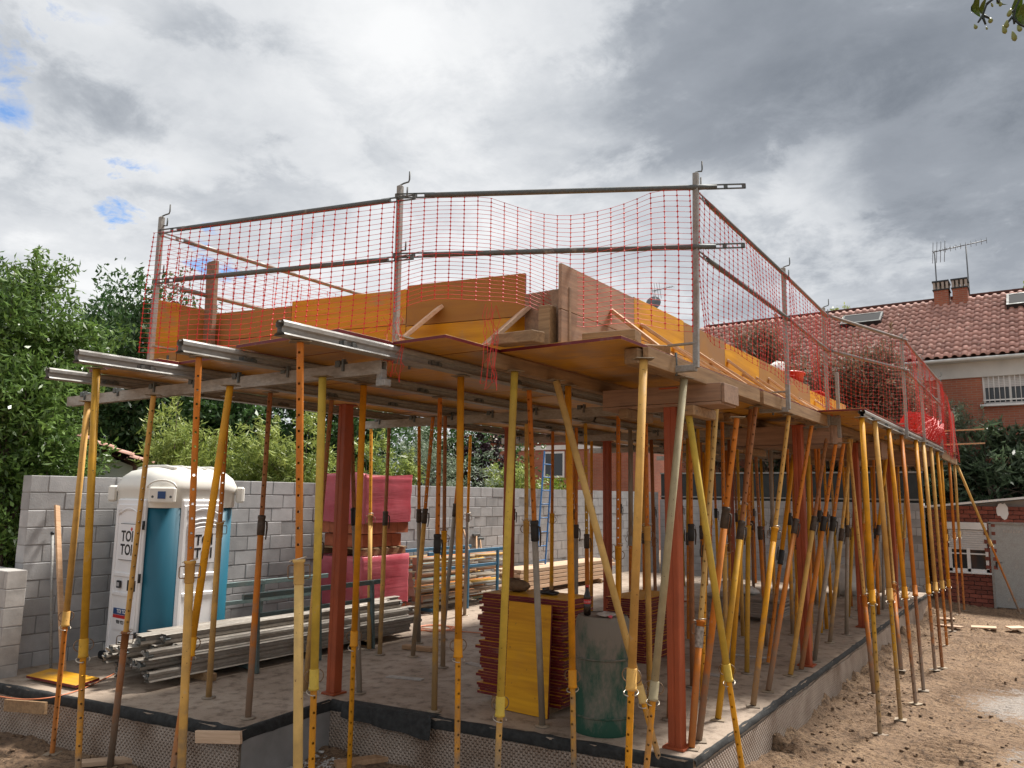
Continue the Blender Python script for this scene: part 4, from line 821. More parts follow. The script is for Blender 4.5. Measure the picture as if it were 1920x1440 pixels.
# ------------------------------------------------------------------ parapet formwork on the deck
ZP = 3.095
def boards_run(t, pts, heights, mat, thick=.027, col=None, names='board'):
    for (a, b), (z0, z1), m_ in zip(zip(pts, pts[1:]), heights, mat):
        A = Vector((*a, (z0+z1)/2))-Vector(t.location); B = Vector((*b, (z0+z1)/2))-Vector(t.location); L = (B-A).length
        o = obj(names, MB().box((0, 0, 0), (L-.004, thick, z1-z0), None, .002), M[m_], t, (A+B)/2, (0, 0, atan2(B.y-A.y, B.x-A.x)))
M['pan_h'] = panel_mat('upright_panel_face', 0, 1, .2); M['pan_h2'] = panel_mat('upright_panel_worn', 0, 1, .8, .6, .75)
FX = lambda x: 4.23+(x+6.47)*.207
def parapets():
    t = thing('front_parapet', 'front parapet formwork of tall yellow and brown boards', 'formwork', (-5, 4.5, ZP))
    xs = [-6.46, -5.52, -4.35, -3.30]; pts = [(x, FX(x)) for x in xs]
    boards_run(t, pts, [(ZP, 3.395), (ZP, 3.395), (ZP, 3.38)], ['pan_h2', 'pan_h', 'pan_h']); boards_run(t, pts, [(3.40, 3.66), (3.40, 3.70), (3.385, 3.73)], ['pan_h2', 'pan_h', 'pan_h2'])
    def strut(x, dy, w=.10, x2=None, ztop=.42):
        a = Vector((x, FX(x)-.03, ZP+ztop))-t.location; b = Vector((x2 if x2 else x-.12, FX(x)-dy, ZP+.01))-t.location
        obj('strut', MB().bar(a, b, w, .03, 0, .003), M['wood_pale'], t)
    strut(-4.02, .42, .12, -4.22); strut(-3.28, .33, .16, -3.46, .34); strut(-4.98, .38, .10, -5.1, .28); 
    obj('corner_plank', MB().box((0, 0, 0), (.13, .045, 1.05), Matrix.Rotation(-.03, 3, 'Y'), .003), M['wood_board'], t, Vector((-6.36, 4.16, 3.62))-t.location)
    obj('block', MB().bar((0, 0, 0), (.42, -.10, -.03), .13, .085, 0, .006), M['wood_oldx'], t, Vector((-3.36, 4.62, 3.15))-t.location)
    obj('low_board', MB().box((0, 0, 0), (.40, .03, .46), None, .002), M['wood_board'], t, Vector((-3.08, 4.86, 3.32))-t.location)
    obj('stub', MB().box((0, 0, 0), (.10, .10, .30), None, .005), M['wood_oldx'], t, Vector((-3.02, 4.76, 3.25))-t.location)
    t = thing('left_parapet', 'left parapet formwork board, bright yellow then brown, at the far left corner', 'formwork', (-6.5, 4, ZP))
    boards_run(t, [(-6.57, 3.70), (-6.53, 3.95), (-6.48, 4.30), (-6.45, 9.5)], [(ZP, 3.71), (ZP, 3.70), (ZP, 3.62)], ['pan_h', 'pan_h2', 'pan_h2'])
    t = thing('right_parapet', 'long right parapet formwork of brown and yellow boards with raking struts', 'formwork', (-2.9, 8, ZP))
    ys = [4.74, 5.95, 7.05, 8.2, 9.4, 10.5, 11.8, 13.0, 14.2, 15.6, 17.0, 18.6]; pts = [(-2.90, y) for y in ys]
    ht = [3.71, 3.72, 3.71, 3.70, 3.70, 3.66, 3.60, 3.62, 3.55, 3.55, 3.5]
    boards_run(t, pts, [(ZP, 3.36)]*11, ['wood_boardx', 'pan_h', 'pan_h', 'pan_h2', 'pan_h2', 'pan_h', 'pan_h', 'pan_h', 'pan_h2', 'pan_h', 'pan_h']); boards_run(t, pts, [(3.365, h) for h in ht], ['wood_boardx', 'pan_h', 'pan_h2', 'pan_h', 'pan_h2', 'pan_h2', 'pan_h', 'pan_h', 'pan_h', 'pan_h2', 'pan_h'])
    g = random.Random(2)
    for i, y in enumerate((5.45, 6.1, 6.75, 7.3, 7.75, 8.2, 8.75, 9.3, 9.75, 10.4, 11.2, 12.0, 12.8, 13.7, 14.6, 15.6)):
        a = Vector((-2.875, y+g.uniform(-.05, .05), ZP+.36+g.uniform(-.07, .06)))-t.location; b = Vector((-2.46, y+.45+g.uniform(-.1, .2), ZP+.015))-t.location
        obj('strut', MB().bar(a, b, .085, .028, .4, .003), M['wood_pale' if i % 3 else 'woodx'], t)
    obj('block', MB().bar((0, 0, 0), (.40, .06, 0), .16, .085, 0, .006), M['wood_oldx'], t, Vector((-2.80, 4.95, 3.15))-t.location)
    obj('block', MB().bar((0, 0, 0), (.24, .24, 0), .10, .07, 0, .006), M['wood_oldx'], t, Vector((-2.66, 5.35, 3.14))-t.location)
parapets()
M['papertape'] = m_plain('grimy_paper', (.34, .31, .27), .9, 0, .5, 40)
# ------------------------------------------------------------------ telescopic props
Y_ = (.64, .27, .012); MU = (.52, .28, .025); TN = (.58, .33, .085); OR = (.52, .165, .018); GR = (.30, .265, .22); DK = (.30, .12, .045); YG = (.56, .39, .06); CR = (.60, .40, .14); GG = (.36, .31, .19); BY = (.68, .31, .012)
def tube_holes(r, L, first=.12, pitch=.10, hs=.015, n=12):
    zs = [0.0]; z = first; flags = []
    while z < L-.05: zs += [z-hs/2, z+hs/2]; z += pitch
    zs.append(L); v = []; f = []; sm = []
    a0 = hs/2/r
    angs = [-a0, a0]+[a0+(pi-2*a0)*k/5 for k in range(1, 5)]+[pi-a0, pi+a0]+[pi+a0+(pi-2*a0)*k/5 for k in range(1, 5)]; m = len(angs)
    for z in zs: v += [(r*cos(a), r*sin(a), z) for a in angs]
    for i in range(len(zs)-1):
        for k in range(m):
            if i % 2 and (k == 0 or k == 6): continue
            f.append((i*m+k, i*m+(k+1) % m, (i+1)*m+(k+1) % m, (i+1)*m+k))
    mb = MB(); mb.add(v, f, True); return mb
def prop(base, top, label, joint=.5, kind='A', co=Y_, ci=OR, collar='sleeve', group=None, round_base=False, foot=None):
    """kind A: thick tube below, holed tube above; kind B: upside down"""
    b = Vector([float(q) for q in base]); T = Vector([float(q) for q in top]); d = T-b; L = d.length; zax = d.normalized()
    tc_ = Vector((CAM[0]-b.x, CAM[1]-b.y, 0)).normalized(); tc_ = Matrix.Rotation(rnd.uniform(-.5, .5), 3, 'Z') @ tc_; x = (tc_-zax*tc_.dot(zax)).normalized(); y = zax.cross(x)
    R = Matrix((x, y, zax)).transposed()
    t = thing('shoring_prop', label, 'prop', b, R.to_euler(), group or 'telescopic steel props under the deck'); J = L*joint
    ro, ri = .0285, .0225; lo, hi = .010, L-.010; holes = round(float(rnd.uniform(.07, .16)), 3)
    if kind == 'A':
        obj('outer_tube', MB().tube([(0, 0, lo), (0, 0, J)], ro, 14), M['prop'], t, color=co); i = obj('inner_tube', tube_holes(ri, hi-J), M['prop_clean'], t, (0, 0, J), color=ci); s = 1
    else:
        obj('outer_tube', MB().tube([(0, 0, J), (0, 0, hi)], ro, 14), M['prop_clean'], t, color=co); i = obj('inner_tube', tube_holes(ri, J-lo), M['prop'], t, (0, 0, lo), color=ci); s = -1
    if collar == 'sleeve':
        c = MB(); c.lathe([(ro+.001, -.13), (.036, -.125), (.036, -.02), (.033, .02), (.037, .025), (.037, .05), (.026, .055)][::1], 12); o = obj('thread_collar', c, M['grease'] if rnd.random() < .6 else M['black'], t, (0, 0, J-.01), (0 if s > 0 else pi, 0, 0))
        obj('lever', MB().tube([(0, .03, .0), (0, .05, -.005), (.0, .056, -.06), (0, .05, -.17)], [.007, .009, .009, .006], 6), M['grease'], o)
    elif collar == 'cup':
        c = MB(); c.lathe([(ro+.001, -.12), (.033, -.115), (.033, .01), (.039, .012), (.039, .03), (.026, .032)], 12); o = obj('sleeve_collar', c, M['prop_clean'], t, (0, 0, J), (0 if s > 0 else pi, 0, 0), color=co)
        for q in (-1, 1): obj('handle_loop', MB().tube([(0, q*.032, -.085), (0, q*.062, -.085), (0, q*.068, -.075), (0, q*.068, -.015), (0, q*.062, -.005), (0, q*.032, -.005)], .0042, 6), M['wire'], o)
        a = [k*2*pi/14 for k in range(12)]; obj('pin_ring', MB().tube([(.05*cos(q)+.02, .05*sin(q), .034+.012*sin(q)) for q in a], .0042, 6), M['wire_l'], o)
    else:
        c = MB(); c.lathe([(ro+.001, -.11), (.034, -.105), (.034, .01), (.037, .012), (.037, .03), (.026, .032)], 12); o = obj('sleeve_collar', c, M['prop_clean'], t, (0, 0, J), (0 if s > 0 else pi, 0, 0), color=co)
        for q in (-1, 1):
            a = [-1.2+k*2.4/8 for k in range(9)]; obj('handle_loop', MB().tube([(.0, q*(.022+.045*cos(w)), -.06+.045*sin(w)) for w in a], .004, 6), M['wire'], o)
        a = [k*2*pi/14 for k in range(13)]; obj('pin_ring', MB().tube([(.045*cos(q), .048*sin(q), .045+.015*cos(q)) for q in a], .004, 6), M['wire_l'], o)
    plate = MB().lathe([(.068, 0), (.068, .006), (.03, .011)], 16) if round_base else MB().box((0, 0, .0035), (.125, .125, .007), None, .002)
    # plates sit flat on floor and under the beam even when the prop rakes
    Ri = R.transposed(); fl = Matrix.Rotation(rnd.uniform(0, 1.5), 3, 'Z')
    o = obj('base_plate', plate, M['prop'], t, color=(.34, .27, .19)); o.rotation_euler = (Ri @ fl).to_euler()
    o = obj('head_plate', MB().box((0, 0, -.004), (.13, .10, .007), None, .002), M['prop_clean'], t, (0, 0, L), color=(.22, .17, .11)); o.rotation_euler = (Ri @ fl).to_euler()
    return t
def joint_at(b, t, jy):
    b, t = np.array(b, float), np.array(t, float); lo, hi = 0., 1.
    for _ in range(30):
        m_ = (lo+hi)/2
        if px(b+(t-b)*m_)[1] > jy: lo = m_
        else: hi = m_
    return lo
def below(T, pix, z):
    n = np.cross(ray(*px(T)), ray(*pix)); B = np.array([T[0], T[1], z]); nh = np.array([n[0], n[1], 0]); return B-nh*(n@(B-CAM))/(n@nh)
ZS = 2.957; ZG = 2.85
def gz(p): p = np.array(p, float); p[2] = float(ground_z(p[0], p[1]))+.004; return p
def pprop(tp, zt, bp, zb, jy, label, kind='A', co=Y_, ci=OR, collar='cup', free=False, **k):
    T = P(*tp, 2, zt)
    if free: B = below(T, bp, zb)
    else: B = P(*bp, 2, zb)
    if zb < -.1: B = gz(B)
    else: B[2] = .003
    prop(B, T, label, joint_at(B, T, jy), kind, co, ci, collar, **k)
pprop((165, 752), ZG, (98, 1411), GZ, 1168, 'slim orange prop at the far left standing on dirt, foremost left', 'A' if 0 else 'B', TN, OR, 'loop')
pprop((181, 690), ZS, (146, 1440), GZ, 1225, 'yellow prop left of the toilet under the second beam end', 'B', MU, Y_, 'loop', free=True)
pprop((288, 740), ZG, (207, 1428), GZ+.04, 1190, 'slanting tan prop in front of the toilet door standing on a plank', 'A', DK, TN, 'cup')
pprop((373, 668), ZS, (340, 1440), GZ, 1060, 'prop with orange holed top and tan bottom before the toilet corner', 'A', TN, OR, 'cup', free=True)
pprop((432, 722), ZG, (324, 1440), GZ, 1222, 'leaning bright yellow prop crossing in front of the toilet', 'B', BY, OR, 'loop', free=True)
pprop((428, 742), ZS, (391, 1309), 0, 985, 'slim tan prop on the slab before the right half of toilet', 'A', TN, OR, 'cup', round_base=True)
pprop((507, 735), ZS, (465, 1347), 0, 975, 'prop with dark thread sleeve left of the holed cream prop', 'A', OR, DK, 'sleeve', round_base=True)
pprop((563, 640), ZS, (558, 1440), GZ, 1058, 'thick cream prop with holed orange upper tube under the longest beam', 'A', CR, OR, 'cup', free=True)
pprop((605, 705), ZG, (584, 1440), GZ, 1285, 'yellow prop just left of the red notch column', 'B', YG, Y_, 'loop', free=True)
pprop((622, 748), ZS, (572, 1298), 0, 1015, 'thin brown prop half hidden behind yellow prop by the notch column', 'A', TN, DK, 'sleeve', round_base=True)
pprop((658, 758), ZS, (674, 1300), 0, 960, 'dark sleeved prop right behind the red notch column', 'A', GR, DK, 'sleeve', round_base=True)
pprop((682, 720), ZS, (655, 1434), GZ+.03, 1205, 'orange yellow prop right of the notch column standing on wood in the trench', 'B', Y_, Y_, 'loop')
pprop((696, 800), ZS, (692, 1219), 0, 970, 'thin yellow holed prop in front of the pink pallet', 'A', TN, Y_, 'cup', round_base=True)
pprop((730, 790), ZS, (712, 1228), 0, 965, 'thin dull prop before the right half of the pink pallet', 'A', TN, DK, 'sleeve', round_base=True)
pprop((786, 790), ZS, (785, 1206), 0, 960, 'slim prop right of the pink pallet, the left one of a close pair', 'A', GR, OR, 'sleeve', round_base=True)
pprop((812, 780), ZS, (774, 1231), 0, 960, 'slanting prop right of the pink pallet, the right one of a close pair', 'A', TN, OR, 'sleeve', round_base=True)
pprop((825, 745), ZS, (814, 1334), 0, 1010, 'prop with long dark sleeve at the slab front, right of the trench flap', 'A', MU, OR, 'sleeve', round_base=True)
pprop((882, 815), ZS, (871, 1154), 0, 965, 'thin yellow prop before the leaning tools at the wall', 'A', GR, Y_, 'cup', round_base=True)
pprop((868, 800), ZS, (830, 1199), 0, 950, 'grey footed slanting prop left of the tall yellow front prop', 'A', GR, OR, 'sleeve', round_base=True)
pprop((864, 705), ZS, (857, 1440), GZ, 1225, 'tall plain yellow prop left of the dark panel stack', 'B', Y_, Y_, 'loop', free=True)
pprop((965, 695), 2.945, (933, 1440), GZ, 1335, 'thick yellow green prop in front of the dark panel stack', 'B', YG, TN, 'loop', free=True)
pprop((992, 730), 2.945, (1017, 1362), 0, 985, 'prop with black sleeve and grey foot before the leaning yellow panel', 'A', GR, OR, 'sleeve', round_base=True)
pprop((1065, 722), 2.945, (1076, 1440), GZ, 1282, 'upright orange yellow prop in front of the green drum', 'B', Y_, BY, 'loop', free=True)
pprop((1042, 712), 2.945, (1262, 1530), GZ, 1310, 'raking cream prop crossing diagonally before the green drum', 'B', CR, BY, 'loop')
pprop((1207, 672), 2.945, (1178, 1440), GZ, 1285, 'thick bright yellow prop under the chewed timber beam end', 'B', TN, Y_, 'loop', free=True)
pprop((1283, 708), 2.92, (1213, 1440), GZ, 1305, 'greenish grey prop under the corner fence post', 'B', GG, Y_, 'loop', free=True)
pprop((1290, 770), 2.72, (1400, 1510), GZ, 1270, 'leaning olive yellow prop crossing in front of the right corner column', 'B', YG, BY, 'loop')
pprop((1345, 742), 2.93, (1296, 1404), 0, 1170, 'prop with paper wrapped joint and square foot plate beside the corner column', 'A', OR, CR, 'cup')
_t = [o for o in bpy.data.objects if o.get('label', '').startswith('prop with paper')][0]; _j = [c for c in _t.children if c.name.startswith('sleeve_collar')][0]
obj('paper_tape', MB().lathe([(.0335, -.19), (.035, -.17), (.0345, -.06), (.0355, -.02)], 12, cap=False), M['papertape'], _t, _j.location)
pprop((1382, 782), 2.70, (1310, 1390), 0, 960, 'slanting prop with square foot, second from the right front column', 'A', OR, OR, 'sleeve')
pprop((1417, 762), 2.93, (1346, 1350), 0, 985, 'slanting rusty prop, third from the right front column', 'A', MU, DK, 'sleeve')
pprop((1479, 778), 2.92, (1412, 1325), 0, 995, 'slanting yellow prop, fourth from the right front column', 'A', BY, TN, 'cup')
pprop((1522, 797), 2.90, (1440, 1297), 0, 980, 'slanting prop, fifth from the right front column, on a bent foot plate', 'A', OR, OR, 'sleeve')
pprop((1552, 808), 2.87, (1482, 1267), 0, 975, 'slanting prop left of the second right column', 'A', TN, DK, 'sleeve')
pprop((1567, 832), 2.70, (1502, 1257), 0, 975, 'slanting orange prop crossing the second right column', 'A', OR, OR, 'sleeve')
pprop((1582, 830), 2.72, (1527, 1240), 0, 975, 'grey footed prop right behind the second right column', 'A', GR, OR, 'sleeve')
rowR = [((1616, 782), (1650, 1377), BY, MU), ((1640, 788), (1689, 1352), TN, MU), ((1666, 803), (1717, 1321), Y_, OR), ((1690, 815), (1732, 1299), OR, DK), ((1717, 824), (1754, 1267), Y_, OR), ((1731, 828), (1767, 1257), TN, DK), ((1745, 837), (1776, 1215), TN, OR), ((1757, 846), (1786, 1185), Y_, OR)]
for i, (a, b, c1, c2) in enumerate(rowR):
    pprop(a, 2.955, b, GZ, 1125-i*4, ('nearest' if i == 0 else ORD[i+1])+' prop of the outer row on the dirt along the right slab edge', 'B', c1, c2, 'loop')
pprop((1591, 822), 2.86, (1639, 1307), GZ, 1120, 'leaning thin prop with foot in the dirt against the membrane', 'A', OR, TN, 'cup')
pprop((1655, 850), 2.86, (1690, 1265), GZ, 1100, 'leaning thin prop between outer row and membrane, farther back', 'A', OR, TN, 'cup')
for i, (x, y) in enumerate(((-1.95, 18.6), (-1.9, 19.6), (-1.88, 20.45))):
    prop(gz((x, y, 0)), (x, y, 2.86), ['third', 'second', 'very'][i]+' last prop of the outer right row near the brick shed', .5, 'B', (Y_, OR, TN)[i], OR, 'loop')
prop(gz((-.85, 20.9, 0)), (-1.84, 20.55, 2.84), 'long thin prop raking out from the far deck corner towards the metal door', .45, 'B', TN, OR, 'loop')
# props inside
g = random.Random(21); PAL = [OR, Y_, TN, MU, GR, DK, OR, BY]
rows = [(-7.15, 'leftmost inner row', [10.3, 12.2, 13.9, 15.5, 17.2, 18.9]), (-6.03, 'inner row behind the notch column', [7.3, 9.7, 10.9, 12.6, 14.0, 15.6, 17.0, 18.8]), (-5.0, 'middle inner row', [7.4, 8.8, 10.1, 11.5, 12.8, 14.2, 15.6, 17.0, 18.6]), (-3.9, 'inner row behind the green drum', [7.5, 8.9, 10.2, 11.6, 12.9, 14.3, 15.8, 17.2, 18.7]),
        (-3.35, 'inner row left of the right-hand columns', [7.2, 8.3, 9.4, 11.0, 12.2, 13.3, 14.8, 16.1, 17.6, 19.0]), (-4.45, 'row between middle and drum rows', [10.9, 12.4, 14.9, 16.4, 17.8]), (-5.5, 'sparse row left of the middle row', [9.3, 11.2, 12.0, 13.4, 14.8, 16.2, 17.7]), (-3.08, 'close row just inside the right-hand columns', [7.0, 7.9, 8.8, 9.2, 9.9, 11.4, 12.5, 13.1, 14.5, 15.5, 16.3, 17.4, 18.4]), (-2.78, 'row along the right-hand columns', [11.1, 11.9, 12.8, 14.4, 15.2, 16.0, 17.2, 18.0, 18.9])]
for x, nm, ys in rows:
    for i, y in enumerate(ys):
        bx, by = x+g.uniform(-.06, .06), y+g.uniform(-.12, .12); lean = (g.uniform(-.05, .05), g.uniform(-.08, .08))
        if nm.startswith('close row'): lean = (g.uniform(-.1, .3), g.uniform(-.2, .7))
        if nm.startswith('row along'): lean = (g.uniform(.05, .35), g.uniform(.0, .9)) if i % 2 else (g.uniform(.0, .2), g.uniform(-.1, .4))
        top = 2.957 if not nm.startswith('inner row left') else 2.944
        if nm.startswith('close row'): top = 3.058
        if nm.startswith('row along'): top = 2.93
        for yb in (6.15, 10.35, 13.7, 16.7):
            if x > -3.7 and yb-.15 < by+lean[1] < yb+.65: top = 2.595
        for yg in (7.35, 10.6, 13.6, 16.8):
            if x < -3.2 and abs(by+lean[1]-yg) < .1: top = 2.82
        kind = 'A' if g.random() < .75 else 'B'
        prop((bx, by, .003), (bx+lean[0], by+lean[1], top), ('first' if i == 0 else ORD[i+1] if i < len(ys)-1 else 'last')+' prop counted from the front in the '+nm, g.uniform(.48, .62) if kind == 'A' else g.uniform(.4, .5), kind, g.choice(PAL if not nm.startswith('close') else [Y_, BY, OR, MU, Y_]), g.choice(PAL[:4]+[DK, OR]), g.choice(('sleeve', 'sleeve', 'cup', 'loop')), round_base=True)
M['galv_rust'] = m_galv('rusty_galvanised', (.20, .19, .18), (.20, .10, .06), .8)
# ------------------------------------------------------------------ guard rail: posts, rails, nets
def guard_post(x, y, z0, z1, label, lean=(0, 0), hook=0.5, foot=(-1, 0), size=.042):
    t = thing('guard_post', label, 'post', (x, y, z0), None, 'galvanised guard posts'); L = z1-z0
    R = frame((lean[0], lean[1], L)); l = Vector((lean[0], lean[1], L))
    obj('upright', MB().box(l/2, (l.length, size, size), R, .004), M['galv'], t)
    f = Vector((*foot, 0)); obj('clamp_arm', MB().bar((0, 0, .0), f*.30, .05, .05, 0, .003), M['galv'], t); obj('clamp_plate', MB().bar(Vector((0, 0, .19)), f*.22+Vector((0, 0, .19)), .05, .012), M['galv'], t)
    obj('clamp_screw', MB().tube([f*.16+Vector((0, 0, -.05)), f*.16+Vector((0, 0, .13))], .011, 6), M['galv_dark'], t)
    s = Vector((cos(hook), sin(hook), 0))
    obj('hook_pin', MB().tube([l+Vector((0, 0, -.03)), l+Vector((0, 0, .006)), l+s*.03+Vector((0, 0, .02)), l+s*.065+Vector((0, 0, .03)), l+s*.072+Vector((0, 0, .05)), l+s*.072+Vector((0, 0, .115))], .0065, 6), M['galv_dark'], t)
    for q in (.62, .94): obj('rail_hook', MB().tube([l*q+s*.02, l*q+s*.055, l*q+s*.058+Vector((0, 0, .07))], .007, 6), M['galv_dark'], t)
    return t
def top3(x, y, py): return zat(x, y, py)
PO = {}
PO['L'] = (-6.44, 3.66); PO['M'] = (-4.02, 4.20); PO['C'] = (-2.16, 5.50); PO['r1'] = (-2.24, 8.25); PO['r2'] = (-2.31, 10.3); PO['r3'] = (-1.74, 12.6); PO['r4'] = (-1.77, 14.7); PO['r5'] = (-1.80, 17.5); PO['r6'] = (-1.86, 20.4)
guard_post(*PO['L'], 3.07, zat(*PO['L'], 407), 'grey guard post at the left parapet corner with bent hook', (.0, 0), .5, (0, 1))
guard_post(*PO['M'], 3.0, zat(*PO['M'], 348), 'grey guard post above the longest beam, middle of the front', (-.01, .0), .5, (0, 1))
guard_post(*PO['C'], 2.97, zat(*PO['C'], 326), 'tall grey corner guard post where front and right rails meet', (.03, 0), 1.2)
for k, lb, zt in (('r1', 'second guard post along the right deck edge, after the corner', 4.46), ('r2', 'third guard post along the right deck edge, with stepped foot', 4.46), ('r3', 'fourth guard post along the right edge, on the galvanised beam', 4.46), ('r4', 'fifth guard post along the right edge', 4.46), ('r5', 'sixth guard post along the right edge', 4.46), ('r6', 'last short guard post at the far right deck corner', 4.05)):
    guard_post(*PO[k], 2.93 if k != 'r6' else 2.86, zt, lb, (0, 0), .6)
t = thing('guard_post', 'short extra post bolted beside the third right guard post', 'post', (-2.21, 10.42, 2.78), None, 'galvanised guard posts'); obj('upright', MB().box((0, 0, .42), (.042, .042, .84), None, .004), M['galv'], t); obj('clamp', MB().box((-.06, -.03, .22), (.16, .02, .12)), M['galv'], t)
def rail(a, b, label, ext=(0.0, 0.0), plate=(1, 1), r=.021, mat='galv_dark'):
    a = Vector(a); b = Vector(b); d = (b-a).normalized(); A = a-d*ext[0]; B = b+d*ext[1]; L = (B-A).length
    t = thing('guard_rail', label, 'rail', A, frame(d).to_euler(), 'tubular guard rails'); p0 = .30 if plate[0] else 0; p1 = L-.30 if plate[1] else L
    obj('tube', MB().tube([(p0-.08 if plate[0] else 0, 0, 0), (p0+.05, 0, 0), (p1-.05, 0, 0), (p1+.08 if plate[1] else L, 0, 0)], [r*.8 if plate[0] else r, r, r, r*.8 if plate[1] else r], 10), M[mat], t)
    for k, x0, x1 in ((plate[0], 0, p0), (plate[1], p1, L)):
        if k:
            m_ = MB(); w = x1-x0; c = (x0+x1)/2
            for z in (-.016, .016): m_.box((c, 0, z), (w, .007, .011))
            for x in (x0+.008, c, x1-.008): m_.box((x, 0, 0), (.03, .007, .04))
            obj('slotted_plate', m_, M[mat], t)
def rz(k, py): return zat(*PO[k], py)
def p3(k, z, dx=0, dy=0): return (PO[k][0]+dx, PO[k][1]+dy, z)
rail(p3('L', rz('L', 437), 0, -.03), p3('M', rz('M', 376), 0, -.03), 'upper dark rail of the left front bay', (-.02, .15))
rail(p3('L', rz('L', 530), 0, -.03), p3('M', rz('M', 487), 0, -.03), 'middle dark rail of the left front bay', (-.02, .15))
rail(p3('M', rz('M', 372), 0, -.055), p3('C', rz('C', 354), 0, -.03), 'upper dark rail of the right front bay sticking out past corner post', (.0, .42))
rail(p3('M', rz('M', 483), 0, -.055), p3('C', rz('C', 465), 0, -.03), 'middle dark rail of the right front bay sticking out past corner post', (.0, .40))
names = ['C', 'r1', 'r2', 'r3', 'r4', 'r5']
HT = dict(C=(rz('C', 362), rz('C', 474)), r1=(4.36, 3.90), r2=(4.36, 3.90), r3=(4.38, 3.92), r4=(4.38, 3.92), r5=(4.36, 3.9))
for i, (a, b) in enumerate(zip(names, names[1:])):
    for j, nm in enumerate(('upper', 'middle')): rail(p3(a, HT[a][j], .03), p3(b, HT[b][j], .03), f'{nm} rail of the {ORD[i+1]} bay along the right edge, counted from the corner', (.1 if i else 0, .1), (1, 0), mat='galv_dark' if i == 0 else 'galv_rust')


rail(p3('L', rz('L', 440), .02), (-6.40, 8.6, rz('L', 440)-.02), 'upper rusty rail running back along the left deck edge', (0, 0), (1, 0), mat='galv_rust')
rail(p3('L', rz('L', 532), .02), (-6.40, 8.6, rz('L', 532)-.02), 'middle rusty rail running back along the left deck edge', (0, 0), (1, 0), mat='galv_rust')
guard_post(-6.42, 8.6, 3.07, rz('L', 407)-.02, 'guard post half hidden behind the front parapet at the back of the left edge', (0, 0), .4, (0, 1))
def net(label, corner, nu, nv, fold=.02, seed=1, cu=.08, tear=0, dense=1.0):
    """corner(u,v)->Vector; hanging plastic mesh: strands and knots"""
    g = np.random.default_rng(seed); U = np.linspace(0, 1, nu); Vv = np.linspace(0, 1, nv); c0 = corner(.5, .5)
    t = thing('safety_net', label, 'net', c0, None, 'orange safety nets'); ph = g.uniform(0, 6.28, 6)
    def pt(u, v):
        p = corner(u, v); n = corner.normal
        w = fold*(sin(u*9+ph[0])*.6+sin(u*23+ph[1]+2*v)*.35+sin(u*5+v*5+ph[2])*.5)*(1-.55*v)
        return p+n*w+Vector((0, 0, fold*.5*sin(u*17+ph[3])*(1-v)))-c0
    G = [[pt(u, v) for v in Vv] for u in U]
    mb = MB()
    for j in range(nv): mb.tube([G[i][j] for i in range(nu)], (.0019)*dense, 3, False, False)
    obj('cross_strands', mb, M['net'], t); mb = MB()
    for i in range(nu):
        pts = []; rs = []
        for j in range(nv):
            pts.append(G[i][j]); rs.append(.0108*dense)
            if j < nv-1: pts += [G[i][j].lerp(G[i][j+1], .22), G[i][j].lerp(G[i][j+1], .78)]; rs += [.0032*dense]*2
        mb.tube(pts, rs, 3, False, False)
    obj('upright_strands', mb, M['net'], t)
    return t
class Quad:
    def __init__(s, a0, a1, b0, b1, top=None, bot=None):     # a: bottom left/right, b: top left/right
        s.q = [Vector(a0), Vector(a1), Vector(b0), Vector(b1)]; d = s.q[1]-s.q[0]; s.normal = Vector((d.y, -d.x, 0)).normalized(); s.top = top; s.bot = bot
    def __call__(s, u, v):
        lo = s.q[0].lerp(s.q[1], u); hi = s.q[2].lerp(s.q[3], u)
        if s.top: hi = hi+Vector((0, 0, s.top(u)))
        if s.bot: lo = lo+Vector((0, 0, s.bot(u)))
        return lo.lerp(hi, v)
z = lambda k, py: rz(k, py)
net('orange net of the left front bay over yellow parapet', Quad((PO['L'][0]-.08, PO['L'][1]-.06, zat(*PO['L'], 660)), (PO['M'][0]-.02, PO['M'][1]-.06, zat(*PO['M'], 622)), p3('L', z('L', 440), 0, -.06), p3('M', z('M', 384), 0, -.06), None, lambda u: -.05*sin(pi*u)), 24, 26, .022, 3)
sag = lambda u: -.17*max(0, sin(pi*min(max((u-.30)/.58, 0), 1)))
net('orange net of the right front bay, torn and sagging from the top rail', Quad(p3('M', z('M', 600), .03, -.06), p3('C', z('C', 630), 0, -.06), p3('M', z('M', 380), .03, -.06), p3('C', z('C', 362), 0, -.06), sag, lambda u: .20*(1-u)*sin(pi*min(u*1.6, 1))+.04), 23, 26, .045, 4)
for i, (a, b) in enumerate(zip(names, names[1:]+[None])):
    if b is None: break
    d = sqrt((PO[b][0]-PO[a][0])**2+(PO[b][1]-PO[a][1])**2)
    s1 = (lambda u: -.04*sin(pi*u)) if i != 2 else (lambda u: -.10*sin(pi*u))
    net(f'orange net in the {ORD[i+1]} bay along the right edge, counted from the corner', Quad(p3(a, 3.22 if i < 2 else 3.05, .06), p3(b, 3.18 if i < 1 else 3.05, .06), p3(a, HT[a][0]-.01, .06), p3(b, HT[b][0]-.01, .06), s1), int(d/.11), 26, .035, 6+i, dense=.7 if i < 2 else .5)
net('dense orange net at the far right deck corner', Quad(p3('r5', 3.0, .05), p3('r6', 2.9, .05), p3('r5', 4.3, .05), p3('r6', 3.95, .05)), 28, 26, .05, 15, dense=.8)
net('orange net along the hidden left deck edge', Quad((-6.44, 3.75, 3.62), (-6.40, 8.5, 3.62), (-6.44, 3.75, rz('L', 455)), (-6.40, 8.5, rz('L', 455)-.03)), 42, 16, .02, 16, dense=.8)
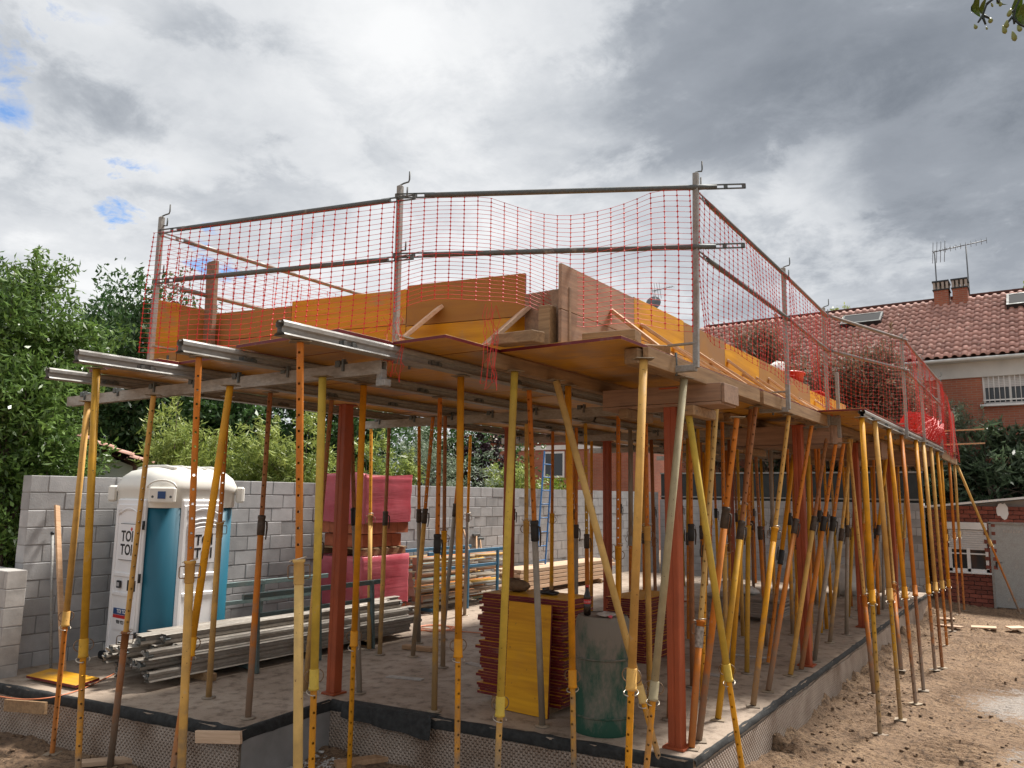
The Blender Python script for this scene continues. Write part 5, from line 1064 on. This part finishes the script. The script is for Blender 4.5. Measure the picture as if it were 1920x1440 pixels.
# bunched net on the deck, far end
def bunch(label, c, L, seed, r=.18):
    g = np.random.default_rng(seed); t = thing('bunched_net', label, 'net', c, None, 'bunched orange nets'); mb = MB()
    for i in range(46):
        a = g.uniform(0, 6.28); pts = [Vector((r*cos(a+k*.5)*g.uniform(.3, 1), -L/2+L*k/9, .12+r*.9*sin(a+k*.6)*g.uniform(.3, 1)+.1)) for k in range(10)]; mb.tube(pts, .006, 3, False, False)
    for i in range(60):
        y = g.uniform(-L/2, L/2); a = np.linspace(0, 6.28, 7); q = g.uniform(.5, 1); mb.tube([Vector((r*q*cos(k), y+.05*sin(3*k), .22+r*q*sin(k))) for k in a], .005, 3, False, False)
    obj('strands', mb, M['net'], t)
bunch('bright bunched orange net heaped against the fifth and sixth right posts', (-1.98, 16.2, 3.1), 2.6, 3, .3)
def tatters(label, c, seed, h=.42, w=.16):
    g = np.random.default_rng(seed); t = thing('torn_net', label, 'net', c, None, 'torn orange net shreds'); mb = MB(); n = 7; cols = []
    for i in range(n):
        x = w*(i/(n-1)-.5); pts = [Vector((x+g.normal(0, .018), g.normal(0, .02), h*(.5-k/6)*(.7+.3*g.random())-(.12*g.random() if k > 3 else 0))) for k in range(7)]; cols.append(pts); mb.tube(pts, .0022, 3, False, False)
    for i in range(n-1):
        for k in range(1, 7):
            if g.random() < .55: mb.tube([cols[i][k], (cols[i][k]+cols[i+1][k])/2+Vector((0, 0, -.012)), cols[i+1][k]], .0017, 3, False, False)
    obj('strands', mb, M['net'], t)
tatters('torn orange net shred hanging beside the middle guard post', (-3.86, 4.02, 3.10), 5)
tatters('torn orange net shred hanging over the deck edge above the yellow green prop', (-3.28, 4.42, 3.10), 7, .62, .13)
# ------------------------------------------------------------------ portable toilet
def rsq(h, r, n=5):
    out = []
    for cx, cy, a0 in ((h-r, h-r, 0), (-h+r, h-r, pi/2), (-h+r, -h+r, pi), (h-r, -h+r, 1.5*pi)):
        for k in range(n+1): a = a0+pi/2*k/n; out.append((cx+r*cos(a), cy+r*sin(a)))
    return out
def rings(mb, levels, r, n=5):
    m_ = None; V = []; k = 4*(n+1)
    for h, z in levels: V += [(x, y, z) for x, y in rsq(h, min(r, h*.98), n)]
    F_ = [(i*k+j, i*k+(j+1) % k, (i+1)*k+(j+1) % k, (i+1)*k+j) for i in range(len(levels)-1) for j in range(k)]
    b = len(mb.v); mb.add(V, F_, True); mb.f.append(tuple(b+(len(levels)-1)*k+j for j in range(k))); mb.sm.append(False); return mb
def toilet():
    h = .575; t = thing('portable_toilet', 'white and teal portable toilet cabin standing before the block wall', 'toilet', (-9.025, 5.625, 0))
    obj('skid', MB().box((0, 0, .045), (1.10, 1.10, .09), None, .02), M['dark_pl'], t)
    obj('cabin', rings(MB(), [(h-.02, .08), (h-.02, 2.0)], .31, 10), M['teal'], t)
    rf = rings(MB(), [(h-.012, 1.80), (h-.004, 1.815), (h-.004, 1.98), (h+.012, 2.0), (h+.005, 2.07), (h-.03, 2.16), (h-.10, 2.235), (h-.24, 2.28), (h-.40, 2.30), (.02, 2.305)], .30, 8); obj('roof', rf, M['cream_pl'], t)
    for q in (-.3, -.1, .1, .3): obj('roof_rib', MB().tube([(-.40, q, 2.262), (-.2, q, 2.292), (.2, q, 2.292), (.40, q, 2.262)], .022, 6), M['cream_pl'], t)
    for sx, sy in ((1, 1), (-1, -1), (1, -1), (-1, 1)):
        if (sx, sy) == (1, -1): continue
        obj('lifting_ear', MB().box((sx*.53, sy*.53, 1.96), (.10, .10, .20), Matrix.Rotation(pi/4, 3, 'Z'), .022), M['cream_pl'], t)
    obj('corner_fascia', MB().box((.505, -.505, 1.95), (.30, .06, .19), Matrix.Rotation(pi/4, 3, 'Z'), .02), M['cream_pl'], t)
    obj('emblem', MB().box((.528, -.528, 1.95), (.085, .012, .085), Matrix.Rotation(pi/4, 3, 'Z')), M['navy'], t)
    for q in (-.1, .1): obj('bolt', MB().lathe([(.02, 0), (.02, .01), (.008, .014)], 8), M['galv_dark'], t, (.518+q*.7, -.518+q*.7, 1.93), (pi/2, 0, pi/4))
    # round arch relief above the corner
    a = [pi*k/10 for k in range(11)]; obj('arch', MB().tube([Vector((.535+.16*cos(q)*.7, -.535+.16*cos(q)*.7, 2.03+.09*sin(q))) for q in a], .012, 6), M['cream_pl'], t)
    def face(name, door):
        # local frame: x along face, y outward (negative = out), z up; built facing -Y then rotated
        f = obj(name, MB().box((0, -h-.004, 1.0), (.66, .05, 1.80), None, .015), M['white_pl'], t, ((.03, 0, 0) if door else (0, -.02, 0)), (0, 0, 0 if door else pi/2)); f.scale = (.90 if door else .83, 1, 1)
        fr = MB()
        for x in (-.29, .29): fr.box((x, -h-.034, .98), (.05, .02, 1.70), None, .006)
        for z in (.16, .80, 1.02, 1.80): fr.box((0, -h-.034, z), (.53, .02, .045 if z != 1.80 else .07), None, .006)
        obj('moulding', fr, M['white_pl'], f)
        obj('arch_moulding', MB().tube([(-.25+.5*k/8, -h-.036, 1.72+.07*sin(pi*k/8)) for k in range(9)], .014, 6), M['white_pl'], f)
        if not door:
            for i in range(4): obj('louvre', MB().tube([(-.20+.4*k/6, -h-.04, 1.64-.05*i+.035*sin(pi*k/6)) for k in range(7)], .014, 6), M['white_pl'], f)
        zc = 1.40 if door else 1.36
        s = obj('logo_sticker', MB().box((.02, -h-.046, zc), (.38, .006, .42)), M['ink'], f); obj('sticker_face', MB().box((.02, -h-.050, zc), (.37, .006, .408)), M['whitest'], s)
        for i, dz in enumerate((.06, -.095)):
            link('lettering', text_mesh('TOI', .172, .001, True), M['ink'], s, (.02, -h-.0545, zc+dz), (pi/2, 0, 0))
        obj('red_dot', MB().box((.115, -h-.0545, zc+.15), (.035, .003, .035), Matrix.Rotation(pi/4, 3, 'Y')), M['redst'], s)
        if door:
            obj('lock_plate', MB().box((-.10, -h-.05, .91), (.085, .02, .085), None, .004), M['dark_pl'], f); obj('lock_plate', MB().box((.20, -h-.05, .91), (.17, .02, .12), None, .004), M['dark_pl'], f)
            for q in (-.02, 0, .02): obj('lock_mark', MB().box((-.10+q, -h-.061, .91), (.008, .002, .045)), M['whitest'], f)
            s = obj('phone_sticker', MB().box((0, -h-.044, .52), (.36, .004, .24)), M['whitest'], f); obj('blue_band', MB().box((0, -h-.047, .605), (.36, .004, .07)), M['navy'], s); obj('red_band', MB().box((0, -h-.047, .548), (.36, .004, .036)), M['redst'], s)
            link('lettering', text_mesh('TOI TOI', .062, .001, True), M['whitest'], s, (.02, -h-.0505, .605), (pi/2, 0, 0)); link('lettering', text_mesh('900 923 05', .055, .001, True), M['ink'], s, (.03, -h-.0475, .485), (pi/2, 0, 0))
            for z in (.35, 1.0, 1.6): obj('hinge', MB().tube([(.335, -h-.03, z-.05), (.335, -h-.03, z+.05)], .016, 8), M['dark_pl'], f)
    face('door', True); face('side_panel', False)
toilet()
# ------------------------------------------------------------------ wrapped pallets of clay blocks
def wrapped():
    x, y = -8.97, 8.8; t = thing('wrapped_block_pallet', 'lower pallet of clay blocks in purple pink stretch film', 'pallet', (x, y, 0)); g = np.random.default_rng(2)
    def film(z0, z1, w, seed):
        n = 40; rows = 10; V = []; pts = rsq(w/2, .05, 3); m_ = len(pts); gg = np.random.default_rng(seed)
        for j in range(rows):
            z = z0+(z1-z0)*j/(rows-1); s = 1+.004*gg.normal()
            for a, b in pts: q = 1+.006*gg.normal(); V.append((a*s*q, b*s*q, z+(.02*gg.normal() if j in (0, rows-1) else 0)))
        mb = MB(); mb.add(V, [(j*m_+k, j*m_+(k+1) % m_, (j+1)*m_+(k+1) % m_, (j+1)*m_+k) for j in range(rows-1) for k in range(m_)], True); mb.f.append(tuple((rows-1)*m_+k for k in range(m_))); mb.sm.append(False); return mb
    def blocks(par, z0, n, w):
        me = MB().box((0, 0, 0), (w/4-.006, w/4-.006, .19), None, .004).mesh('clay_block'); me.materials.append(M['terracotta'])
        for l in range(n):
            for i in range(4):
                for j in range(4):
                    if i in (1, 2) and j in (1, 2): continue
                    link('clay_block', me, None, par, (-w/2+w/4*(i+.5), -w/2+w/4*(j+.5), z0+.2*l+.1))
    def skid(par, z0):
        for q in (-.4, 0, .4): obj('pallet_bearer', MB().box((q, 0, z0+.05), (.09, 1.0, .09), None, .004), M['wood_old'], par)
        for q in (-.42, -.2, 0, .2, .42): obj('pallet_slat', MB().box((0, q, z0+.108), (1.0, .1, .02), None, .003), M['wood_oldx'], par)
    skid(t, 0); blocks(t, .12, 1, .98); obj('film', film(.34, 1.06, 1.05, 3), M['film'], t)
    t2 = thing('wrapped_block_pallet', 'upper pallet of clay blocks in red pink stretch film', 'pallet', (x, y, 1.07)); skid(t2, 0); blocks(t2, .12, 1, .84); blocks(t2, .325, 1, .99); obj('film', film(.50, 1.21, 1.06, 5), M['film'], t2)
wrapped()
# ------------------------------------------------------------------ heap of galvanised beams by the toilet
def heap():
    g = random.Random(9); me = MB().extrude(SECP, 3.75, True).mesh('profile'); me.materials.append(M['galv_dirty'])
    row = ['bottom', 'second', 'third', 'top']; cnt = [8, 8, 7, 4]; wd = .105
    timber('bearer', 'timber bearer under the near end of the beam heap', 'timber', (-8.55, 5.15, .04), (-7.5, 5.25, .04), .08, .08, 'wood_old', 'bearers under the beam heap'); timber('bearer', 'timber bearer under the far end of the beam heap', 'timber', (-8.55, 7.6, .04), (-7.5, 7.6, .04), .08, .08, 'wood_old', 'bearers under the beam heap')
    for l in range(4):
        for i in range(cnt[l]):
            x = -8.03+(i-(cnt[l]-1)/2)*wd+g.uniform(-.008, .008); y = 4.72+g.uniform(-.22, .28)
            t = thing('heaped_beam', f'dirty galvanised beam, {ORD[i+1]} from the wall in the {row[l]} layer of the heap by the toilet', 'beam', (x, y, .085+l*.103), (0, 0, g.uniform(-.006, .006)), 'galvanised beams heaped beside the toilet')
            o = link('profile', me, None, t); o.scale = (1, g.uniform(.96, 1.04), 1)
            if g.random() < .5: o.rotation_euler = (0, pi, 0); o.location = (0, 0, .099)
            obj('end_bracket', MB().box((g.uniform(-.02, .02), .03, .05), (.06, .06, .05), Matrix.Rotation(g.uniform(0, 1), 3, 'Y'), .004), M['galv_dark'], t); [obj('end_clip', MB().bar((g.uniform(-.03, .03), .02+q*.05, .03), (g.uniform(-.05, .05), -.03+q*.06, .03+g.uniform(-.02, .07)), .03, .012, g.uniform(0, 3), .002), M['galv'], t) for q in (0, 1)]; obj('end_bracket', MB().box((g.uniform(-.02, .02), 3.62, .05), (.06, .06, .05), Matrix.Rotation(g.uniform(0, 1), 3, 'Y'), .004), M['galv_dark'], t)
heap()
def rack(name, label, x0, x1, y0, y1, h, mat, loc=(0, 0, 0), splay=.06):
    t = thing(name, label, 'rack', (x0, y0, 0)); W_ = x1-x0; L = y1-y0
    for x, sx in ((0, -1), (W_, 1)):
        for y in (0, L*.5, L): obj('leg', MB().bar((x+sx*splay, y, 0), (x, y, h), .045, .045, 0, .004), M[mat], t)
        obj('top_rail', MB().bar((x, -.2, h-.02), (x, L+.2, h-.02), .04, .06, 0, .004), M[mat], t)
        obj('lower_rail', MB().bar((x, -.0, h*.72), (x, L, h*.72), .03, .05, 0, .004), M[mat], t)
    for y in (0, L): obj('cross_bar', MB().bar((0, y+.03, .05), (W_, y+.03, .05), .04, .05), M[mat], t)
rack('steel_rack', 'green grey steel rack frame straddling the beam heap', -8.58, -7.50, 5.75, 7.55, .86, 'greensteel')
# rack of lying props against the wall
def prop_rack():
    rack('steel_rack', 'blue steel rack full of lying props beside the block wall', -9.55, -8.75, 10.3, 12.1, 1.02, 'bluesteel', splay=.0)
    g = random.Random(5); row = ['bottom', 'second', 'third', 'fourth', 'fifth', 'sixth', 'top']
    o1 = MB().tube([(0, 0, 0), (0, 1.6, 0)], .03, 10).mesh('outer_tube'); o1.materials.append(M['prop']); o2 = MB().tube([(0, 1.58, 0), (0, 2.5, 0)], .024, 10).mesh('inner_tube'); o2.materials.append(M['prop']); o3 = MB().box((0, 0, 0), (.12, .008, .12)).mesh('base_plate'); o3.materials.append(M['prop'])
    for l in range(7):
        for i in range(5):
            c = g.choice([TN, OR, MU, GR, (.10, .17, .13), (.14, .20, .19), GR]); t = thing('lying_prop', f'prop lying in the blue rack, {ORD[i+1]} from the wall in the {row[l]} layer', 'prop', (-9.42+i*.135+g.uniform(-.01, .01), 9.95+g.uniform(-.1, .15), .14+l*.125), (0, 0, g.uniform(-.01, .01)), 'props lying in the blue rack')
            for me in (o1, o2, o3):
                o = link(me.name.split('.')[0], me, None, t, color=c)
prop_rack()
# leaning tools and ladder
for i, (a, b, lb) in enumerate((((868, 990), (905, 1110), 'long handled tool leaning on the wall, left of three'), ((893, 1003), (896, 1105), 'upright handle leaning on the wall, middle of three'), ((900, 1010), (912, 1108), 'wooden handle leaning on the wall, right of three'))):
    A = P(*a, 0, -9.67); B = P(b[0], b[1], 0, -9.2); B[2] = .02; t = thing('long_tool', lb, 'tool', B, None, 'tools leaning on the block wall'); d = Vector(A)-Vector(B)
    obj('handle', MB().tube([(0, 0, 0), d], .018, 8), M['wood'], t); obj('head', MB().box(d, (.05, .22, .05), None, .006), M['galv_dark'], t)
def ladder():
    A = P(1003, 1010, 0, -9.25); B = P(1021, 846, 0, -9.66); t = thing('blue_ladder', 'blue ladder leaning on the far block wall', 'ladder', (A[0], A[1], 0)); A[2] = 0; d = Vector(B)-Vector(A); d.z = B[2]
    for q in (0, .36): obj('stile', MB().bar((0, q, 0), d+Vector((0, q, 0)), .03, .06), M['ladder'], t)
    for k in range(1, 10): obj('rung', MB().tube([d*(k/10), d*(k/10)+Vector((0, .36, 0))], .014, 6), M['ladder'], t)
M['ladder'] = m_plain('blue_ladder_paint', (.04, .15, .36), .5)
ladder()
def plank_stack():
    g = random.Random(8); row = ['bottom', 'second', 'third', 'fourth', 'top']
    for l in range(5):
        for i in range(3):
            timber('stacked_plank', f'pale sawn plank, {ORD[i+1]} from the wall in the {row[l]} layer of the far plank stack', 'plank', (-9.45+i*.21, 13.3+g.uniform(-.25, .1), .14+l*.085), (-9.42+i*.21, 17.0+g.uniform(-.1, .2), .14+l*.085), .19, .07, 'wood_pale', 'planks stacked by the far wall')
    for y, n in ((13.8, 'near'), (16.4, 'far')): timber('bearer', f'bearer under the {n} end of the far plank stack', 'timber', (-9.6, y, .05), (-8.85, y, .05), .08, .1, 'wood_old', 'bearers under the plank stack')
plank_stack()
# ------------------------------------------------------------------ stack of red edged panels, leaning panel, drum
def stack(x, y, n, lx, ly, label, seed, group, z0=.0, over=None):
    g = random.Random(seed); me = MB().box((0, 0, 0), (lx, ly, .0262), None, .0015).mesh('panel'); me.materials.append(M['panel_stack'])
    for i in range(n):
        k = n-i; nm = 'top panel' if k == 1 else 'bottom panel' if i == 0 else f'panel {ORD[k]} from the top' if k < 31 else f'panel {ORD[i+1]} from the bottom'
        big = .03 if g.random() < .8 else .06
        o = link('formwork_sheet', me, None, None, (x+g.uniform(-big, big), y+g.uniform(-.02, .02), z0+.0135+i*.0268), (0, 0, g.uniform(-.012, .012))); tag(o, nm+' of '+label, 'panel', group)
for q in (-.3, .3): timber('bearer', ('left' if q < 0 else 'right')+' timber bearer under the dark red edged panel stack', 'timber', (-4.32+q, 6.37, .035), (-4.32+q, 6.87, .035), .07, .07, 'wood_old', 'bearers under the panel stack')
stack(-4.32, 6.62, 36, .97, .50, 'the dark red edged panel stack beside the drum', 4, 'panels in the dark red edged stack', .07)
stack(-4.50, 9.45, 28, .5, 1.0, 'the yellow panel stack farther back behind the drum', 6, 'panels in the rear stack')
t = thing('leaning_sheet', 'bright yellow panel leaning upright on the dark panel stack', 'panel', (-4.16, 6.24, 0), (-.055, 0, -.03)); obj('board', MB().box((0, 0, .50), (.49, .027, .99), None, .002), M['pan_h'], t)
def lump(name, label, cat, c, s, mat, seed, n=3):
    g = np.random.default_rng(seed); mb = MB()
    for k in range(n):
        o = Vector((g.normal()*s[0]*.45*(k > 0), g.normal()*s[1]*.4*(k > 0), 0)); V = []; q = g.uniform(.7, 1)
        for i in range(7):
            th = pi*i/6; 
            for j in range(10):
                a = 2*pi*j/10; rr = 1+.16*sin(3*a+k+i)+.12*g.normal(); V.append(o+Vector((s[0]*q*sin(th)*cos(a)*rr, s[1]*q*sin(th)*sin(a)*rr, s[2]*q*(.95+cos(th)*rr*.95))))
        mb.add(V, [(i*10+j, (i+1)*10+j, (i+1)*10+(j+1) % 10, i*10+(j+1) % 10) for i in range(6) for j in range(10)], True)
    return tag(obj(name, mb, M[mat], None, c), label, cat)
lump('brown_sack', 'crumpled brown sack lying on the dark panel stack', 'sack', (-4.52, 6.64, 1.04), (.13, .10, .065), 'straw', 3, 3)
lump('work_glove', 'dark bundle of gloves beside the sack on panel stack', 'gloves', (-4.2, 6.66, 1.04), (.08, .06, .022), 'dark_pl', 4, 3)
def drum():
    t = thing('plastic_drum', 'green plastic drum smeared with cement in front of the panel stack', 'drum', (-3.38, 6.28, 0)); prof = [(.265, 0.0), (.272, .04), (.262, .08), (.262, .14), (.256, .15), (.258, .6), (.25, .8), (.235, .93), (.215, .965)]
    obj('shell', MB().lathe(prof, 28, cap=False), M['drum'], t); obj('lid', MB().lathe([(.214, .958), (.20, .955), (.08, .962)], 24), M['drumtop'], t)
    for z in (.145, .62): obj('hoop', MB().tube([((.263)*cos(a), .263*sin(a), z) for a in np.linspace(0, 2*pi, 29)], .008, 6, False), M['drum'], t)
    b = thing('cola_bottle', 'dark cola bottle with red label standing on the green drum', 'bottle', (-3.47, 6.16, .965))
    obj('bottle_body', MB().lathe([(.028, 0), (.033, .01), (.033, .09), (.0305, .10), (.0305, .135), (.033, .145), (.031, .165), (.018, .205), (.0125, .225), (.0125, .24)], 16), M['cola'], b); obj('cap', MB().lathe([(.015, .24), (.015, .258)], 12), M['redst'], b); obj('label', MB().lathe([(.0313, .099), (.0316, .136)], 16, cap=False), M['redst'], b)
    me = text_mesh('Coca-Cola', .018, .0002, True)
    r = .0326; a0 = atan2(-6.16, 3.47)
    for v in me.vertices: a = a0+v.co.x/r; v.co = (r*cos(a), r*sin(a), .1175+v.co.y)
    link('lettering', me, M['whitest'], b)
    lump('plastic_bag', 'crumpled clear plastic bag on the green drum', 'bag', (-3.30, 6.22, .965), (.10, .08, .022), 'bag', 6, 3); lump('pink_wrapper', 'small pink wrapper beside the bottle on the drum', 'wrapper', (-3.22, 6.12, .968), (.025, .02, .016), 'pinkw', 8, 1)
M['drumtop'] = m_plain('drum_top_cement', (.22, .17, .13), .9, 0, .25); M['cola'] = m_plain('cola', (.012, .006, .005), .12, 0, .05, 2, 0); M['bag'] = m_plain('clear_bag', (.42, .37, .33), .25, 0, .2, 20, .4); M['pinkw'] = m_plain('pink_wrapper_film', (.6, .08, .12), .4)
drum()
# far heap inside: grey boards, sacks
M['greysheet'] = m_plain('grey_board', (.30, .25, .21), .8)
for i in range(9):
    o = obj('grey_sheet', MB().box((0, 0, 0), (1.25, .62, .03), None, .003), M['greysheet'], None, (-4.42+rnd.uniform(-.03, .03), 13.35+rnd.uniform(-.02, .02), .10+i*.033), (0, 0, rnd.uniform(-.01, .01)))
    tag(o, ('top' if i == 8 else 'bottom' if i == 0 else ORD[9-i]+' from top')+' grey sheet of the low stack deep under the deck', 'sheet', 'grey sheets stacked under the deck')
for q in (-.45, .45): timber('bearer', ('left' if q < 0 else 'right')+' bearer under the low grey sheet stack', 'timber', (-4.42+q, 13.05, .04), (-4.42+q, 13.65, .04), .08, .08, 'wood_old', 'bearers under the grey sheets')
lump('cement_sack', 'white sack on the grey sheets deep under the deck', 'sack', (-4.55, 13.35, .385), (.26, .17, .09), 'sack', 11, 2)
lump('cement_sack', 'white sack standing on the slab beyond the second right column', 'sack', (-4.3, 16.4, 0), (.3, .3, .28), 'sack', 12, 2); lump('cement_sack', 'white bulk sack farther back on the slab right of middle', 'sack', (-3.75, 17.9, 0), (.32, .3, .33), 'sack', 13, 2); lump('cement_sack', 'pale sack leaning far back on the slab left of middle', 'sack', (-5.5, 15.1, 0), (.26, .25, .22), 'sack', 14, 2)
timber('floor_plank', 'short plank lying on the slab right of the pink pallet', 'plank', P(757, 1212, 2, .03), P(812, 1218, 2, .03), .10, .05, 'woodx')
# ------------------------------------------------------------------ small things left
def cable(name, label, pts, r=.006):
    o = Vector(pts[0]); sm = []
    P_ = [Vector(p) for p in pts]
    for i in range(len(P_)-1):
        a, b, c, d = P_[max(i-1, 0)], P_[i], P_[i+1], P_[min(i+2, len(P_)-1)]
        for k in range(6): s = k/6; sm.append(.5*((2*b)+(c-a)*s+(2*a-5*b+4*c-d)*s*s+(3*b-a-3*c+d)*s**3)-o)
    sm.append(P_[-1]-o); return tag(obj(name, MB().tube(sm, r, 6), M['cable'], None, o), label, 'cable')
cable('power_cable', 'orange cable trailing over the slab corner in front of the toilet', [P(-30, 1300, 2, -.05), P(20, 1309, 2, -.02), P(60, 1311, 2, .012), P(105, 1306, 2, .012), P(150, 1293, 2, .012), P(190, 1275, 2, .012), P(222, 1258, 2, .012), P(260, 1228, 2, .05), P(275, 1222, 2, .1)])
_c = P(815, 1178, 2, .012); cable('cable_coil', 'loose coil of orange cable on the slab right of the pallet', [(_c[0]+(.30+.05*sin(k*1.7))*cos(k*.9), _c[1]+(.26+.06*cos(k*2.3))*sin(k*.9), .012+.004*(k % 3)) for k in range(26)]+[(_c[0]+.7, _c[1]+.1, .012), (_c[0]+1.1, _c[1]+.3, .012)], .007)
cable('power_cable', 'grey orange cable end beside the panel stack', [(-5.6, 8.2, .012), (-5.4, 8.0, .012), (-5.2, 8.15, .012), (-5.05, 7.9, .012)], .006)
o = obj('yellow_panel', MB().box((0, 0, 0), (.84, .26, .027), None, .002), M['panel_stack'], None, (-8.66, 4.25, .05), (.10, 0, .12)); tag(o, 'yellow panel offcut lying on the slab left of the toilet', 'panel')
timber('leaning_plank', 'pale plank leaning on the block wall left of the toilet', 'plank', P(119, 1272, 2, .0), P(107, 948, 0, -9.66), .065, .025, 'wood', roll=.5)
_a = P(95, 1262, 2, 0.0); _b = P(98, 1002, 0, -9.66); o = thing('leaning_pole', 'thin grey pole leaning on the wall beside the pale plank', 'pole', _a); obj('tube', MB().tube([(0, 0, 0), Vector(_b)-Vector(_a)], .016, 8), M['galv'], o); obj('cap', MB().lathe([(.022, 0), (.022, .03)], 8), M['dark_pl'], o, Vector(_b)-Vector(_a))
def wheel():
    c = P(-24, 1212, 1, 3.62); t = thing('cart_wheel', 'black spoked cart wheel cut off by the left picture edge', 'wheel', c, (pi/2, 0, -.4)); R_ = .215
    obj('tyre', MB().tube([(R_*cos(a), R_*sin(a), 0) for a in np.linspace(0, 2*pi, 33)], .03, 10, False), M['black'], t); obj('hub', MB().lathe([(.04, -.05), (.04, .05)], 12), M['galv_dark'], t)
    for k in range(6): a = k*pi/3; obj('spoke', MB().tube([(.03*cos(a), .03*sin(a), 0), ((R_-.02)*cos(a), (R_-.02)*sin(a), 0)], .012, 6), M['black'], t)
    obj('axle_stand', MB().bar((0, 0, 0), (0, -.34, -.0), .04, .04), M['black'], t)
wheel()
def onground(p, dz=.0): p = np.array(p, float); p[2] = float(ground_z(p[0], p[1]))+dz; return p
o = obj('clay_offcut', MB().box((0, 0, 0), (.17, .13, .03), None, .004), M['wood_pale'], None, onground(P(119, 1392, 2, GZ), .03), (.12, -.1, .5)); tag(o, 'pinkish offcut board lying beside the leftmost prop foot', 'offcut')
timber('ground_plank', 'plank lying on the dirt under the slanting tan prop', 'plank', onground(P(140, 1441, 2, GZ), .03), onground(P(262, 1426, 2, GZ), .03), .11, .04, 'wood_pale')
timber('ground_plank', 'plank lying in the trench under the orange yellow prop', 'plank', onground(P(628, 1440, 2, GZ), .025), onground(P(728, 1426, 2, GZ), .03), .12, .045, 'wood')
timber('edge_plank', 'pale plank stub fixed to the slab corner left of the notch', 'plank', P(368, 1381, 1, 4.215), P(452, 1383, 1, 4.30), .03, .10, 'wood_pale')
timber('edge_plank', 'grey plank stub on the membrane at the far left slab edge', 'plank', P(10, 1322, 1, 3.74), P(86, 1328, 1, 3.80), .03, .11, 'wood_old')
for i, (x, y, w, h, a, lb) in enumerate(((1772, 1165, .35, .2, .3, 'pale scrap board on the dirt nearest the outer prop row'), (1780, 1178, .5, .14, -.4, 'long pale scrap on the dirt between outer props'), (1845, 1183, .42, .2, .1, 'square pale scrap board on the open dirt'), (1905, 1186, .3, .2, .6, 'pale scrap board at the right picture edge'))):
    o = obj('scrap_board', MB().box((0, 0, 0), (w, h, .025), None, .003), M['wood_pale'], None, onground(P(x, y, 2, GZ), .035), (.05, -.04, a)); tag(o, lb, 'board', 'scrap boards on the dirt')
# things on the deck
t = thing('red_tub', 'red plastic tub standing on the deck behind the right net', 'tub', (-3.25, 11.6, 3.1)); obj('tub', MB().lathe([(.24, 0), (.33, .72), (.35, .72), (.35, .74), (.32, .74), (.30, .4)], 20, cap=False), M['redbucket'], t); obj('rim', MB().tube([(.345*cos(a), .345*sin(a), .73) for a in np.linspace(0, 2*pi, 25)], .014, 6, False), M['redbucket'], t)
lump('white_bag', 'white plastic bag stuffed into the red tub', 'bag', (-3.25, 11.5, 3.72), (.16, .15, .15), 'sack', 21, 2)
t = thing('red_crate', 'red plastic crate on the deck farther along the right parapet', 'crate', (-3.2, 12.9, 3.1)); obj('crate_body', MB().box((0, 0, .29), (.5, .5, .56), None, .02), M['redbucket'], t); obj('rim', MB().box((0, 0, .585), (.55, .55, .03), None, .01), M['redbucket'], t)
for i, z_ in enumerate((3.60, 3.28)): timber('timber_batten', ('upper' if i == 0 else 'lower')+' thin batten poking out beyond the far right net', 'batten', (-3.0, 20.45, z_), (-1.25, 20.55, z_+.04), .05, .03, 'woodx', 'battens at the far deck end')
